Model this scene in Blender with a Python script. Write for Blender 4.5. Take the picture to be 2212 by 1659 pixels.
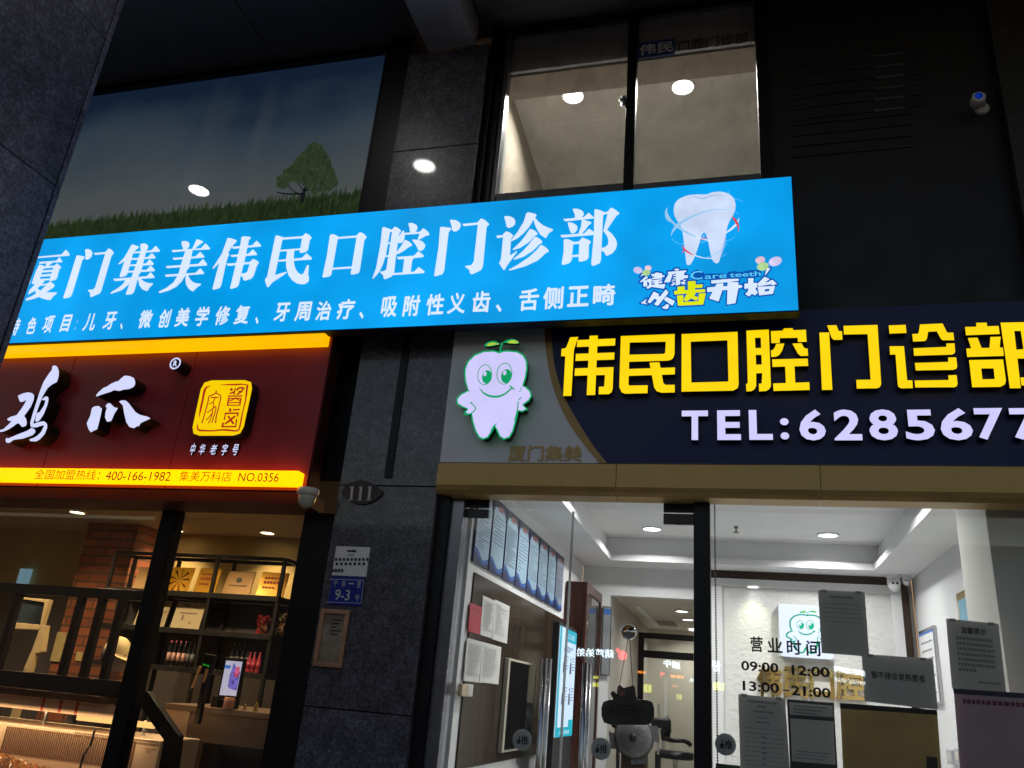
import bpy, bmesh, math, random
from mathutils import Vector, Matrix
from mathutils.geometry import tessellate_polygon
random.seed(7)
for o in list(bpy.data.objects): bpy.data.objects.remove(o)
SC = bpy.context.scene
COL = SC.collection
R = math.radians

# ------------------------------------------------------------------ camera
EYE = Vector((0.0, -5.0, 1.6))
AX_R = Vector((0.9636, 0.2550, 0.0806)).normalized()
AX_U = Vector((0.0198, -0.3685, 0.9294)).normalized()
AX_F = Vector((-0.2667, 0.8940, 0.3601)).normalized()
FOC = 1728.85            # focal length in pixels of a 2212 px wide frame
cam_d = bpy.data.cameras.new('camera'); cam = bpy.data.objects.new('camera', cam_d); COL.objects.link(cam)
cam_d.sensor_width = 36.0; cam_d.lens = FOC / 2212.0 * 36.0
cam_d.clip_start = 0.05; cam_d.clip_end = 500
m = Matrix.Identity(4)
for i, a in enumerate((AX_R, AX_U, -AX_F)):
    m[0][i], m[1][i], m[2][i] = a.x, a.y, a.z
m.translation = EYE
cam.matrix_world = m
SC.camera = cam

# ------------------------------------------------------------------ night sky, exposure
W = bpy.data.worlds.new("World"); SC.world = W; W.use_nodes = True
nt = W.node_tree; bg = nt.nodes['Background']
sky = nt.nodes.new('ShaderNodeTexSky'); sky.sky_type = 'NISHITA'; sky.sun_disc = False
sky.sun_elevation = R(7.5); sky.sun_rotation = R(0); sky.air_density = 1.5; sky.dust_density = 2.0

tint = nt.nodes.new('ShaderNodeMixRGB'); tint.blend_type = 'MULTIPLY'; tint.inputs[0].default_value = 1.0; tint.inputs[2].default_value = (.98, .93, 1.14, 1)
nt.links.new(sky.outputs[0], tint.inputs[1]); nt.links.new(tint.outputs[0], bg.inputs[0]); bg.inputs[1].default_value = 0.14
SC.view_settings.view_transform = 'Standard'; SC.view_settings.look = 'None'
SC.view_settings.exposure = 0.0; SC.view_settings.gamma = 1.0
SC.cycles.use_denoising = True
SC.cycles.max_bounces = 8; SC.cycles.transparent_max_bounces = 16
SC.cycles.sample_clamp_indirect = 4.0

# ------------------------------------------------------------------ from a pixel of the photograph (2212 px wide) to a point at a real depth
K = 4096.0 / 2212.0
def ray(p):
    return AX_R * ((p[0] - 1106.0) / FOC) - AX_U * ((p[1] - 829.5) / FOC) + AX_F
def at(p, D):            # D metres in front of the camera, measured square to the facade; the shop glass stands at D = 5 (y = 0)
    d = ray(p); return EYE + d * (D / d.y)
def atX(p, X):
    d = ray(p); return EYE + d * ((X - EYE.x) / d.x)
def atZ(p, Z):
    d = ray(p); return EYE + d * ((Z - EYE.z) / d.z)
class Zm:                # an enlarged crop of the photograph
    def __init__(s, x0, y0, sc): s.x0, s.y0, s.s = x0, y0, sc
    def __call__(s, *p):
        if len(p) == 2 and not hasattr(p[0], '__len__'): return ((s.x0 + p[0]*s.s)/K, (s.y0 + p[1]*s.s)/K)
        return [((s.x0 + a*s.s)/K, (s.y0 + b*s.s)/K) for a, b in p]
zA = Zm(1700, 1900, .70637); zB = Zm(2750, 1900, .7066); z7 = Zm(0, 1900, .70637); z4 = Zm(0, 900, .63291); z5 = Zm(1350, 900, .63291)
z6 = Zm(2700, 900, .63285); z1 = Zm(0, 0, .63291); z2 = Zm(1350, 0, .63291); z3 = Zm(2700, 0, .63285); z8 = Zm(1250, 1700, .24864)
zU = Zm(1900, 0, .48222); zV = Zm(2500, 0, .4822); zC = Zm(2300, 2480, .35689); zD = Zm(450, 2150, .36166); zP = Zm(1800, 2000, .30139)
zN = Zm(1280, 2150, .33133)

# ------------------------------------------------------------------ materials
MATS = {}
def new_mat(name):
    m = bpy.data.materials.new(name); m.use_nodes = True; MATS[name] = m
    return m, m.node_tree, m.node_tree.nodes['Principled BSDF']
def coord(nt, scale, stretch=(1, 1, 1)):
    tc = nt.nodes.new('ShaderNodeTexCoord'); mp = nt.nodes.new('ShaderNodeMapping')
    mp.inputs['Scale'].default_value = (scale*stretch[0], scale*stretch[1], scale*stretch[2])
    nt.links.new(tc.outputs['Object'], mp.inputs['Vector']); return mp.outputs[0]
def noise(nt, scale, detail=4, rough=.55, stretch=(1, 1, 1)):
    n = nt.nodes.new('ShaderNodeTexNoise'); n.inputs['Scale'].default_value = 1
    n.inputs['Detail'].default_value = detail; n.inputs['Roughness'].default_value = rough
    nt.links.new(coord(nt, scale, stretch), n.inputs['Vector']); return n.outputs['Fac']
def ramp(nt, fac, stops):
    r = nt.nodes.new('ShaderNodeValToRGB'); e = r.color_ramp.elements
    while len(e) < len(stops): e.new(.5)
    for el, (p, c) in zip(e, stops): el.position = p; el.color = (*c, 1)
    nt.links.new(fac, r.inputs[0]); return r.outputs[0]
def bump(nt, b, h, strength=.3, dist=.01):
    n = nt.nodes.new('ShaderNodeBump'); n.inputs['Strength'].default_value = strength; n.inputs['Distance'].default_value = dist
    nt.links.new(h, n.inputs['Height']); nt.links.new(n.outputs[0], b.inputs['Normal'])
def plain(name, col, rough=.5, metal=0., var=.12, scale=6., spec=.5, bmp=0., coat=0., stretch=(1, 1, 1)):
    m, nt, b = new_mat(name)
    n = noise(nt, scale, 5, .6, stretch)
    lo = tuple(max(0, c*(1-var)) for c in col); hi = tuple(min(1, c*(1+var)) for c in col)
    nt.links.new(ramp(nt, n, [(.3, lo), (.7, hi)]), b.inputs['Base Color'])
    rr = ramp(nt, n, [(.3, (max(.02, rough*.85),)*3), (.75, (min(1, rough*1.2),)*3)])
    nt.links.new(rr, b.inputs['Roughness'])
    b.inputs['Metallic'].default_value = metal; b.inputs['Specular IOR Level'].default_value = spec
    b.inputs['Coat Weight'].default_value = coat; b.inputs['Coat Roughness'].default_value = .08
    if bmp: bump(nt, b, noise(nt, scale*6, 4), bmp, .004)
    return m
def glow(name, col, st=1., var=.06, scale=3., rough=.35):
    m, nt, b = new_mat(name)
    n = noise(nt, scale, 2)
    lo = tuple(c*(1-var) for c in col); hi = tuple(c*(1+var) for c in col)
    nt.links.new(ramp(nt, n, [(.3, lo), (.7, hi)]), b.inputs['Emission Color'])
    b.inputs['Emission Strength'].default_value = st
    b.inputs['Base Color'].default_value = (*[c*.3 for c in col], 1); b.inputs['Roughness'].default_value = rough
    b.inputs['Specular IOR Level'].default_value = .3
    return m
def pane_mat(name, tint=(1, 1, 1), dust=.02, dust_col=(.5, .5, .48), streak=(1, 1, .25), refl=1.0, smear=3.):
    m, nt, b = new_mat(name); out = nt.nodes['Material Output']; nt.nodes.remove(b)
    tr = nt.nodes.new('ShaderNodeBsdfTransparent'); tr.inputs[0].default_value = (*tint, 1)
    gl = nt.nodes.new('ShaderNodeBsdfGlossy'); gl.inputs['Roughness'].default_value = .012; gl.inputs[0].default_value = (refl, refl, refl, 1)
    fr = nt.nodes.new('ShaderNodeFresnel'); 
    ge = nt.nodes.new('ShaderNodeNewGeometry'); ma = nt.nodes.new('ShaderNodeMath'); ma.operation = 'MULTIPLY_ADD'   # same reflectance on both faces of the thin pane
    nt.links.new(ge.outputs['Backfacing'], ma.inputs[0]); ma.inputs[1].default_value = 1/1.52-1.52; ma.inputs[2].default_value = 1.52; nt.links.new(ma.outputs[0], fr.inputs[0])
    mx = nt.nodes.new('ShaderNodeMixShader'); nt.links.new(fr.outputs[0], mx.inputs[0])
    nt.links.new(tr.outputs[0], mx.inputs[1]); nt.links.new(gl.outputs[0], mx.inputs[2])
    di = nt.nodes.new('ShaderNodeBsdfDiffuse'); di.inputs[0].default_value = (*dust_col, 1)
    m2 = nt.nodes.new('ShaderNodeMixShader')
    f = ramp(nt, noise(nt, smear, 6, .65, streak), [(.42, (dust*.25,)*3), (.75, (dust*2.2,)*3)])
    nt.links.new(f, m2.inputs[0]); nt.links.new(mx.outputs[0], m2.inputs[1]); nt.links.new(di.outputs[0], m2.inputs[2])
    nt.links.new(m2.outputs[0], out.inputs[0]); return m
def granite(name, dark, light, rough, scale=55., coat=0., stretch=(1, 1, 1), bmp=.15):
    m, nt, b = new_mat(name)
    n1 = noise(nt, scale, 3, .7, stretch); n2 = noise(nt, scale*.18, 4, .6, stretch)
    mx = nt.nodes.new('ShaderNodeMath'); mx.operation = 'MULTIPLY_ADD'; mx.inputs[1].default_value = .7; nt.links.new(n1, mx.inputs[0])
    m3 = nt.nodes.new('ShaderNodeMath'); m3.operation = 'MULTIPLY'; m3.inputs[1].default_value = .32; nt.links.new(n2, m3.inputs[0]); nt.links.new(m3.outputs[0], mx.inputs[2])
    mid = tuple((a+b_)/2.4 for a, b_ in zip(dark, light))
    nt.links.new(ramp(nt, mx.outputs[0], [(.38, dark), (.54, mid), (.68, light)]), b.inputs['Base Color'])
    b.inputs['Roughness'].default_value = rough; b.inputs['Coat Weight'].default_value = coat; b.inputs['Coat Roughness'].default_value = .05
    oi = nt.nodes.new('ShaderNodeObjectInfo'); hs = nt.nodes.new('ShaderNodeHueSaturation'); q = nt.nodes.new('ShaderNodeMath'); q.operation = 'MULTIPLY_ADD'   # every slab a little lighter or darker
    q.inputs[1].default_value = .5; q.inputs[2].default_value = .78; nt.links.new(oi.outputs['Random'], q.inputs[0]); nt.links.new(q.outputs[0], hs.inputs['Value'])
    l = b.inputs['Base Color'].links[0]; src = l.from_socket; nt.links.new(src, hs.inputs['Color']); nt.links.new(hs.outputs[0], b.inputs['Base Color'])
    bump(nt, b, n1, bmp, .004); return m
def wood(name, a, b_, rough=.4, scale=2., stretch=(14, 14, 1)):
    m, nt, b = new_mat(name)
    n = noise(nt, scale, 6, .6, stretch)
    nt.links.new(ramp(nt, n, [(.3, a), (.7, b_)]), b.inputs['Base Color']); b.inputs['Roughness'].default_value = rough; b.inputs['Specular IOR Level'].default_value = .2
    bump(nt, b, n, .1, .003); return m
def brick_mat(name):
    m, nt, b = new_mat(name)
    t = nt.nodes.new('ShaderNodeTexBrick'); t.inputs['Scale'].default_value = 1.
    t.inputs['Color1'].default_value = (.20, .055, .022, 1); t.inputs['Color2'].default_value = (.30, .095, .04, 1); t.inputs['Mortar'].default_value = (.09, .05, .03, 1)
    t.inputs['Mortar Size'].default_value = .012; t.inputs['Brick Width'].default_value = .30; t.inputs['Row Height'].default_value = .095
    tc = nt.nodes.new('ShaderNodeTexCoord'); mp = nt.nodes.new('ShaderNodeMapping'); mp.inputs['Rotation'].default_value = (R(90), 0, 0)
    nt.links.new(tc.outputs['Object'], mp.inputs[0]); nt.links.new(mp.outputs[0], t.inputs['Vector'])
    nt.links.new(t.outputs[0], b.inputs['Base Color']); b.inputs['Roughness'].default_value = .85
    bump(nt, b, t.outputs['Fac'], -.4, .01); return m
def textured_plaster(name, col):
    m, nt, b = new_mat(name)
    n = noise(nt, 15, 6, .7, (1, 1, 1.3)); b.inputs['Base Color'].default_value = (*col, 1); b.inputs['Roughness'].default_value = .7
    bump(nt, b, n, .7, .025); return m

M_STONE = granite('dark_granite', (.015, .016, .023), (.17, .17, .22), .36, 62, .6, (1, 1, 1), .04)
M_PILLAR = granite('flamed_granite', (.022, .022, .036), (.19, .19, .28), .55, 46, 0., (1, 1, 1), .35)
M_BLACK = plain('black_metal', (.006, .006, .009), .42, .3, .2, 20)
M_DARK = plain('dark_paint', (.014, .014, .021), .6, 0, .15, 5)
M_SOFFIT = plain('soffit_panel', (.085, .082, .095), .6, 0, .2, 3)
M_BEAM = plain('beam_render', (.34, .34, .40), .7, 0, .1, 4)
M_WHITE = plain('white_paint', (.78, .78, .79), .6, 0, .03, 2)
M_CEIL = plain('white_ceiling', (.80, .80, .81), .7, 0, .02, 2)
M_STEEL = plain('brushed_steel', (.55, .55, .57), .22, 1., .06, 9, stretch=(12, 12, 1))
M_CHROME = plain('chrome', (.75, .75, .76), .06, 1., .03, 5)
M_GLASS = pane_mat('shop_glass', (.96, .975, .97), .012, (.55, .55, .55))
M_DGLASS = pane_mat('deli_glass', (.92, .92, .92), .008, (.5, .48, .45))
M_DIRTY = pane_mat('dusty_glass', (.86, .86, .84), .13, (.55, .54, .51), (1, 1, .5), 1., 2.6)

# ------------------------------------------------------------------ mesh helpers
class MB:
    def __init__(s): s.v = []; s.f = []; s.smooth = False
    def add(s, vs, fs):
        n = len(s.v); s.v += [Vector(v) for v in vs]; s.f += [tuple(i+n for i in f) for f in fs]; return s
    def box(s, a, b):
        x0, y0, z0 = a; x1, y1, z1 = b
        return s.add([(x0,y0,z0),(x1,y0,z0),(x1,y1,z0),(x0,y1,z0),(x0,y0,z1),(x1,y0,z1),(x1,y1,z1),(x0,y1,z1)],
                     [(0,3,2,1),(4,5,6,7),(0,1,5,4),(1,2,6,5),(2,3,7,6),(3,0,4,7)])
    def hexa(s, front, back):     # two quads in the same order
        return s.add(list(front)+list(back), [(0,1,2,3),(7,6,5,4),(0,4,5,1),(1,5,6,2),(2,6,7,3),(3,7,4,0)])
    def quadslab(s, pts, off):    # four points thickened along off
        return s.hexa(pts, [Vector(p)+Vector(off) for p in pts])
    def poly(s, loops, off=None): # loops of 3D points (outline, then holes); thickened along off
        loops = [[Vector(p) for p in l] for l in loops]
        flat = [p for l in loops for p in l]; n = len(flat)
        tri = tessellate_polygon(loops)
        if off is None: return s.add(flat, tri)
        off = Vector(off)
        fs = [tuple(t) for t in tri] + [tuple(i+n for i in reversed(t)) for t in tri]
        k = 0
        for l in loops:
            c = len(l)
            for i in range(c):
                a, b = k+i, k+(i+1) % c; fs.append((a, b, b+n, a+n))
            k += c
        return s.add(flat + [p+off for p in flat], fs)
    def tube(s, path, r, n=10, cap=True):
        path = [Vector(p) for p in path]; rings = []
        rr = r if hasattr(r, '__len__') else [r]*len(path)
        for i, p in enumerate(path):
            a = path[max(0, i-1)]; b = path[min(len(path)-1, i+1)]; t = (b-a).normalized()
            u = t.cross(Vector((0, 0, 1)) if abs(t.z) < .9 else Vector((1, 0, 0))).normalized(); w = t.cross(u)
            rings.append([p + (u*math.cos(2*math.pi*k/n) + w*math.sin(2*math.pi*k/n))*rr[i] for k in range(n)])
        base = len(s.v); s.v += [q for g in rings for q in g]
        for i in range(len(path)-1):
            for k in range(n):
                a = base+i*n+k; b = base+i*n+(k+1) % n; s.f.append((a, b, b+n, a+n))
        if cap:
            s.f.append(tuple(base+k for k in reversed(range(n)))); s.f.append(tuple(base+(len(path)-1)*n+k for k in range(n)))
        return s
    def lathe(s, c, prof, n=24, axis='z'):   # prof: (radius, height) along the axis
        c = Vector(c); base = len(s.v)
        for r, h in prof:
            for k in range(n):
                a = 2*math.pi*k/n; u, w = r*math.cos(a), r*math.sin(a)
                s.v.append(c + (Vector((u, w, h)) if axis == 'z' else Vector((u, h, w)) if axis == 'y' else Vector((h, u, w))))
        for i in range(len(prof)-1):
            for k in range(n):
                a = base+i*n+k; b = base+i*n+(k+1) % n; s.f.append((a, b, b+n, a+n))
        s.f.append(tuple(base+k for k in reversed(range(n)))); s.f.append(tuple(base+(len(prof)-1)*n+k for k in range(n)))
        return s
    def build(s, name, mat, parent=None, bev=0., smooth=False):
        me = bpy.data.meshes.new(name); me.from_pydata([tuple(v) for v in s.v], [], s.f); me.materials.append(mat)
        bm = bmesh.new(); bm.from_mesh(me); bmesh.ops.recalc_face_normals(bm, faces=bm.faces); bm.to_mesh(me); bm.free()
        o = bpy.data.objects.new(name, me); COL.objects.link(o)
        if smooth:
            for p in me.polygons: p.use_smooth = True
        if bev:
            md = o.modifiers.new('bevel', 'BEVEL'); md.width = bev; md.segments = 2; md.limit_method = 'ANGLE'; md.angle_limit = R(40)
        if parent is not None: o.parent = parent
        return o
def tag(o, label=None, cat=None, group=None, kind=None):
    for k, v in (('label', label), ('category', cat), ('group', group), ('kind', kind)):
        if v: o[k] = v
    return o
def thing(name, label, cat, group=None):
    o = bpy.data.objects.new(name, None); o.empty_display_size = .1; COL.objects.link(o); return tag(o, label, cat, group)
def tree_of(o):
    r = []
    for c in bpy.data.objects:
        if c.parent == o: r += [c] + tree_of(c)
    return r
def settle(root):        # put the root at the base of its parts
    obs = [o for o in ([root] + tree_of(root)) if o.type == 'MESH']
    vs = [v.co for o in obs for v in o.data.vertices]
    c = Vector(((min(v.x for v in vs)+max(v.x for v in vs))/2, (min(v.y for v in vs)+max(v.y for v in vs))/2, min(v.z for v in vs)))
    for o in obs: o.data.transform(Matrix.Translation(-c))
    for o in tree_of(root):
        if o.type == 'LIGHT' and o.parent == root: o.location -= c
    root.location = c; return root
def solo(name, mb, mat, label, cat, group=None, kind=None, bev=0., smooth=False):
    o = mb.build(name, mat, None, bev, smooth); settle(o); return tag(o, label, cat, group, kind)
def clone(root, loc, label=None):
    c = root.copy(); COL.objects.link(c); c.location = loc
    if label: c['label'] = label
    for ch in list(root.children):
        d = ch.copy(); COL.objects.link(d); d.parent = c
        for g in list(ch.children):
            e = g.copy(); COL.objects.link(e); e.parent = d
    return c

# ------------------------------------------------------------------ flat shapes and lettering
def rc(pts, r):          # round the corners of an outline (2D)
    out = []; n = len(pts)
    for i in range(n):
        p = Vector(pts[i]); a = Vector(pts[i-1]); b = Vector(pts[(i+1) % n])
        da, db = (a-p), (b-p); la, lb = da.length, db.length
        if la < 1e-6 or lb < 1e-6: continue
        q0 = p + da*min(r/la, .38); q1 = p + db*min(r/lb, .38)
        out += [tuple(q0), tuple(q0*.25+p*.5+q1*.25), tuple(q1)]
    return out
def cr(pts, n=6, closed=False):   # Catmull-Rom
    P = [Vector(p) for p in pts]; L = len(P); out = []
    for i in range(L if closed else L-1):
        p0 = P[(i-1) % L] if closed else P[max(0, i-1)]; p1 = P[i]; p2 = P[(i+1) % L]; p3 = P[(i+2) % L] if closed else P[min(L-1, i+2)]
        for k in range(n):
            t = k/n; out.append(tuple(.5*((2*p1)+(p2-p0)*t+(2*p0-5*p1+4*p2-p3)*t*t+(3*p1-p0-3*p2+p3)*t**3)))
    if not closed: out.append(tuple(P[-1]))
    return out
def ribbon(pts, w, n=5, curve=True):  # list of quads along a line; w one width or one per point
    ws = list(w) if hasattr(w, '__len__') else [w]*len(pts)
    q = [Vector((p[0], p[1], ww)) for p, ww in zip(pts, ws)]
    if curve and len(pts) > 2: q = [Vector(a) for a in cr(q, n)]
    L, Rr = [], []
    for i, p in enumerate(q):
        a = q[max(0, i-1)]; b = q[min(len(q)-1, i+1)]; t = Vector((b.x-a.x, b.y-a.y))
        t = t.normalized() if t.length > 1e-6 else Vector((1, 0)); nn = Vector((-t.y, t.x))*max(p.z, .5)/2
        L.append((p.x+nn.x, p.y+nn.y)); Rr.append((p.x-nn.x, p.y-nn.y))
    return [[L[i], L[i+1], Rr[i+1], Rr[i]] for i in range(len(L)-1)]
def ell(cx, cy, rx, ry, rot=0., n=28):
    c, s = math.cos(R(rot)), math.sin(R(rot))
    return [(cx+rx*math.cos(2*math.pi*k/n)*c-ry*math.sin(2*math.pi*k/n)*s, cy+rx*math.cos(2*math.pi*k/n)*s+ry*math.sin(2*math.pi*k/n)*c) for k in range(n)]
def pp(mb, z, pts, D, thick=0., holes=(), r=0., k=0):  # traced outline -> polygon standing at depth D
    pts = rc(pts, r) if r else pts
    D = D - k*.0004
    loops = [[at(z(*p), D) for p in pts]] + [[at(z(*p), D) for p in h] for h in holes]
    return mb.poly(loops, (0, thick, 0) if thick else None)
_gc = {}
def glyphs(text, weight=0., extr=0., shear=0., space=1.):
    key = (text, weight, extr, shear, space)
    if key not in _gc:
        c = bpy.data.curves.new('lettering', 'FONT'); c.body = text; cjk = any(ord(ch) > 0x2E80 for ch in text); c.offset = min(weight, 0) if cjk else weight; c.extrude = extr; c.shear = shear; c.space_character = space
        c.resolution_u = 3
        o = bpy.data.objects.new('lettering', c); COL.objects.link(o); bpy.context.view_layer.update()
        me = bpy.data.meshes.new_from_object(o.evaluated_get(bpy.context.evaluated_depsgraph_get()))
        v = [tuple(q.co) for q in me.vertices]; f = [tuple(p.vertices) for p in me.polygons]
        if weight > 0 and cjk:       # embolden with shifted copies: offsetting the outline would eat the strokes of dense characters
            n = len(v); v0, f0 = list(v), list(f)
            for k in range(8):
                a = k*math.pi/4; dx, dy = weight*math.cos(a), weight*math.sin(a)
                v += [(q[0]+dx, q[1]+dy, q[2]-(k+1)*(.004 if extr else .00012)) for q in v0]; f += [tuple(i+n*(k+1) for i in g) for g in f0]
        bpy.data.objects.remove(o); bpy.data.curves.remove(c); bpy.data.meshes.remove(me)
        x0 = min(q[0] for q in v); x1 = max(q[0] for q in v); y0 = min(q[1] for q in v); y1 = max(q[1] for q in v)
        _gc[key] = ([((q[0]-x0)/(x1-x0), (q[1]-y0)/(y1-y0), q[2]) for q in v], f)
    return _gc[key]
def text_map(mb, text, fn, **kw):
    v, f = glyphs(text, **kw); return mb.add([fn(*q) for q in v], f)
def text_at(mb, text, bl, tr, D, thick=0., **kw):   # upright lettering between two pixels of the photo at depth D
    a, b = at(bl, D), at(tr, D)
    return text_map(mb, text, lambda u, v, w: Vector((a.x+(b.x-a.x)*u, a.y + (thick/2 - w*thick if thick else -w), a.z+(b.z-a.z)*v)), extr=.5 if thick else 0., **kw)
def text_on(mb, text, o, eu, ev, **kw):             # lettering spanning eu x ev from corner o
    o, eu, ev = Vector(o), Vector(eu), Vector(ev)
    nn = eu.cross(ev).normalized()
    return text_map(mb, text, lambda u, v, w: o + eu*u + ev*v + nn*w, **kw)
def disc(mb, c, r, D0, thick, n=24):
    return mb.lathe((c.x, c.y, c.z), [(r, 0), (r, thick)], n, 'y')

# ================================================================== THE SETTING
g = MB().box((-14, -16, -.2), (10, 0.0, 0.0)); o = solo('pavement', g, granite('paving', (.05, .05, .05), (.16, .16, .16), .6, 12), None, None, kind='structure')
g = MB().box((-40, -60, -.36), (40, -16.0, -.15)); solo('road', g, plain('asphalt', (.045, .045, .048), .8, 0, .25, 8), None, None, kind='structure')

# ---- near pillar on the left
PX = -4.262
t = thing('stone_pillar', 'rough dark grey granite pillar in the left foreground hiding the ends of the signs', 'pillar')
yg = atX(z1(520, 680), PX).y; zs = atX(z1(330, 1165), PX).z
MB().box((PX-1.2, -2.9, 0), (PX-.03, -1.54, 6.85)).build('core', M_DARK, t)
for a, b in ((0.02, zs-1.25), (zs-1.243, zs), (zs+.007, zs+1.25), (zs+1.257, 6.84)):
    MB().box((PX-.028, -2.9, a), (PX, yg-.006, b)).build('stone_panel', M_PILLAR, t, .002)
    MB().box((PX-.028, yg+.006, a), (PX, -1.5, b)).build('corner_trim', M_PILLAR, t, .004)
settle(t)

# ---- polished pier between the two shops
t = thing('stone_pier', 'polished black granite pier between the delicatessen and the dental clinic', 'pier')
PD = 4.85
xl = at(z2(365, 900), PD).x; xr = at(z2(885, 900), PD).x
MB().box((xl+.03, -.12, 0), (xr-.03, .3, 6.6)).build('core', M_DARK, t)
s1, s2, s3 = at(z2(600, 935), PD).z, at(z8(1600, 985), PD).z, at((649.6, 1524), PD).z
for a, b in ((.02, s3-.004), (s3+.004, s2-.004), (s2+.004, s1-.004), (s1+.004, 6.6)):
    MB().box((xl, -.15, a), (xr, -.12, b)).build('stone_panel', M_STONE, t, .0015)
    MB().box((xl, -.119, a), (xl+.028, .1, b)).build('side_panel', M_STONE, t, .0015)
    MB().box((xr-.028, -.119, a), (xr, .1, b)).build('side_panel', M_STONE, t, .0015)
a = at(z8(1265, 0), PD-.012); b = at(z8(1385, 0), PD-.012); c = at(z8(1230, 850), PD)
MB().box((a.x, -.162, c.z), (b.x, -.151, 3.95)).build('black_strip', M_BLACK, t, .001)  # flat black strip down the pier front
settle(t)

# ---- arcade ceiling, beam, downlights
t = thing('arcade_ceiling', 'dark panelled ceiling of the arcade above the shop signs', 'ceiling')
for i in range(10):
    for j in range(3):
        MB().box((-12+i*2.0+.006, -3.6+j*1.2+.006, 6.86), (-12+(i+1)*2.0-.006, -3.6+(j+1)*1.2-.006, 6.9)).build('ceiling_panel', M_SOFFIT, t)
MB().box((-12, -3.7, 6.91), (8, .4, 7.6)).build('slab', M_DARK, t)
settle(t)
bx0, bx1 = atZ((872.7, 0), 6.6).x, atZ((991, 0), 6.6).x
solo('ceiling_beam', MB().box((bx0, -3.6, 6.6), (bx1, -.16, 6.855)), M_BEAM, 'grey beam crossing the arcade ceiling above the granite pier', 'beam', bev=.004)
M_LAMP = glow('lamp_white', (1.0, .97, .92), 42, .02)
def downlight(x, y, z, r, mat, name, label, grp, watts=0, col=(1, .97, .93), cat='ceiling light', spread=150):
    t = thing(name, label, cat, grp)
    MB().lathe((x, y, z), [(r*1.22, 0), (r*1.22, -.012), (r*1.06, -.018), (r*1.0, -.008), (r*1.0, 0)], 28).build('trim_ring', M_WHITE, t, smooth=False)
    MB().lathe((x, y, z), [(r*.99, -.004), (r*.99, -.010)], 28).build('diffuser', mat, t)
    if watts:
        l = bpy.data.lights.new('bulb', 'AREA'); l.shape = 'DISK'; l.size = r*1.7; l.energy = watts; l.color = col; l.spread = R(spread)
        lo = bpy.data.objects.new('bulb', l); COL.objects.link(lo); lo.location = (x, y, z-.03); lo.parent = t
    settle(t); return t
p = atZ((430, 410), 6.86); downlight(p.x, -(p.y), 6.86, .115, M_LAMP, 'arcade_downlight', 'round arcade ceiling lamp mirrored in the tree picture window', 'lamps in the arcade ceiling')
p = atZ((917, 357), 6.86); downlight(p.x, -.3-p.y, 6.86, .115, M_LAMP, 'arcade_downlight', 'round arcade ceiling lamp mirrored in the granite pier', 'lamps in the arcade ceiling')

# ---- dark upper wall on the right, with louvres
t = thing('louvred_wall', 'almost black upper wall with faint louvre slats right of the lit window', 'wall')
wx0 = at(zV(1070, 55), 5).x+.076
MB().box((wx0, -.0, 3.9), (2.9, .12, 6.85)).build('wall_panel', M_DARK, t)
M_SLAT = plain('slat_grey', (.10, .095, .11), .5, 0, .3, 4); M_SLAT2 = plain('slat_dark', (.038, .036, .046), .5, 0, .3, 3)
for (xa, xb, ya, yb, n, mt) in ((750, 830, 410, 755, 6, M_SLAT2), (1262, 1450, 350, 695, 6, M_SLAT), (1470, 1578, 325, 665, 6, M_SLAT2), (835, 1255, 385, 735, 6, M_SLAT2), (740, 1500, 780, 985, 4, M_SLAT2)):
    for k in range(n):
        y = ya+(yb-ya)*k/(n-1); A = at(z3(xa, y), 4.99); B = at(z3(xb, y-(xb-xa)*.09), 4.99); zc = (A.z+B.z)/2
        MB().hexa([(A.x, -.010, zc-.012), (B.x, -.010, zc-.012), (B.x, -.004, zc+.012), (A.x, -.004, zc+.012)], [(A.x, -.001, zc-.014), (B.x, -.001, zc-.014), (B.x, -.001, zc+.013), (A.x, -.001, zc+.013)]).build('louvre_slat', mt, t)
settle(t)
ca, cb = at(z3(1990, 150), 4.88), at(z3(2200, 1250), 4.88)
solo('stone_column', MB().hexa([(ca.x, -.12, 3.95), (3.2, -.12, 3.95), (3.2, -.12, 6.85), (ca.x, -.12, 6.85)], [(ca.x, -.002, 3.95), (3.2, -.002, 3.95), (3.2, -.002, 6.85), (ca.x, -.002, 6.85)]), granite('brown_granite', (.012, .011, .012), (.05, .046, .046), .5, 50), 'dim brownish stone column at the right edge beside the dark wall', 'column')
# wall behind the signs
solo('facade_wall', MB().box((-9, .06, 2.95), (wx0-.002, .2, 5.2)).box((wx0, .13, 2.95), (3, .2, 5.2)), M_DARK, 'dark wall strip between the ground floor and upper windows, behind the blue sign', 'wall')

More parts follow.
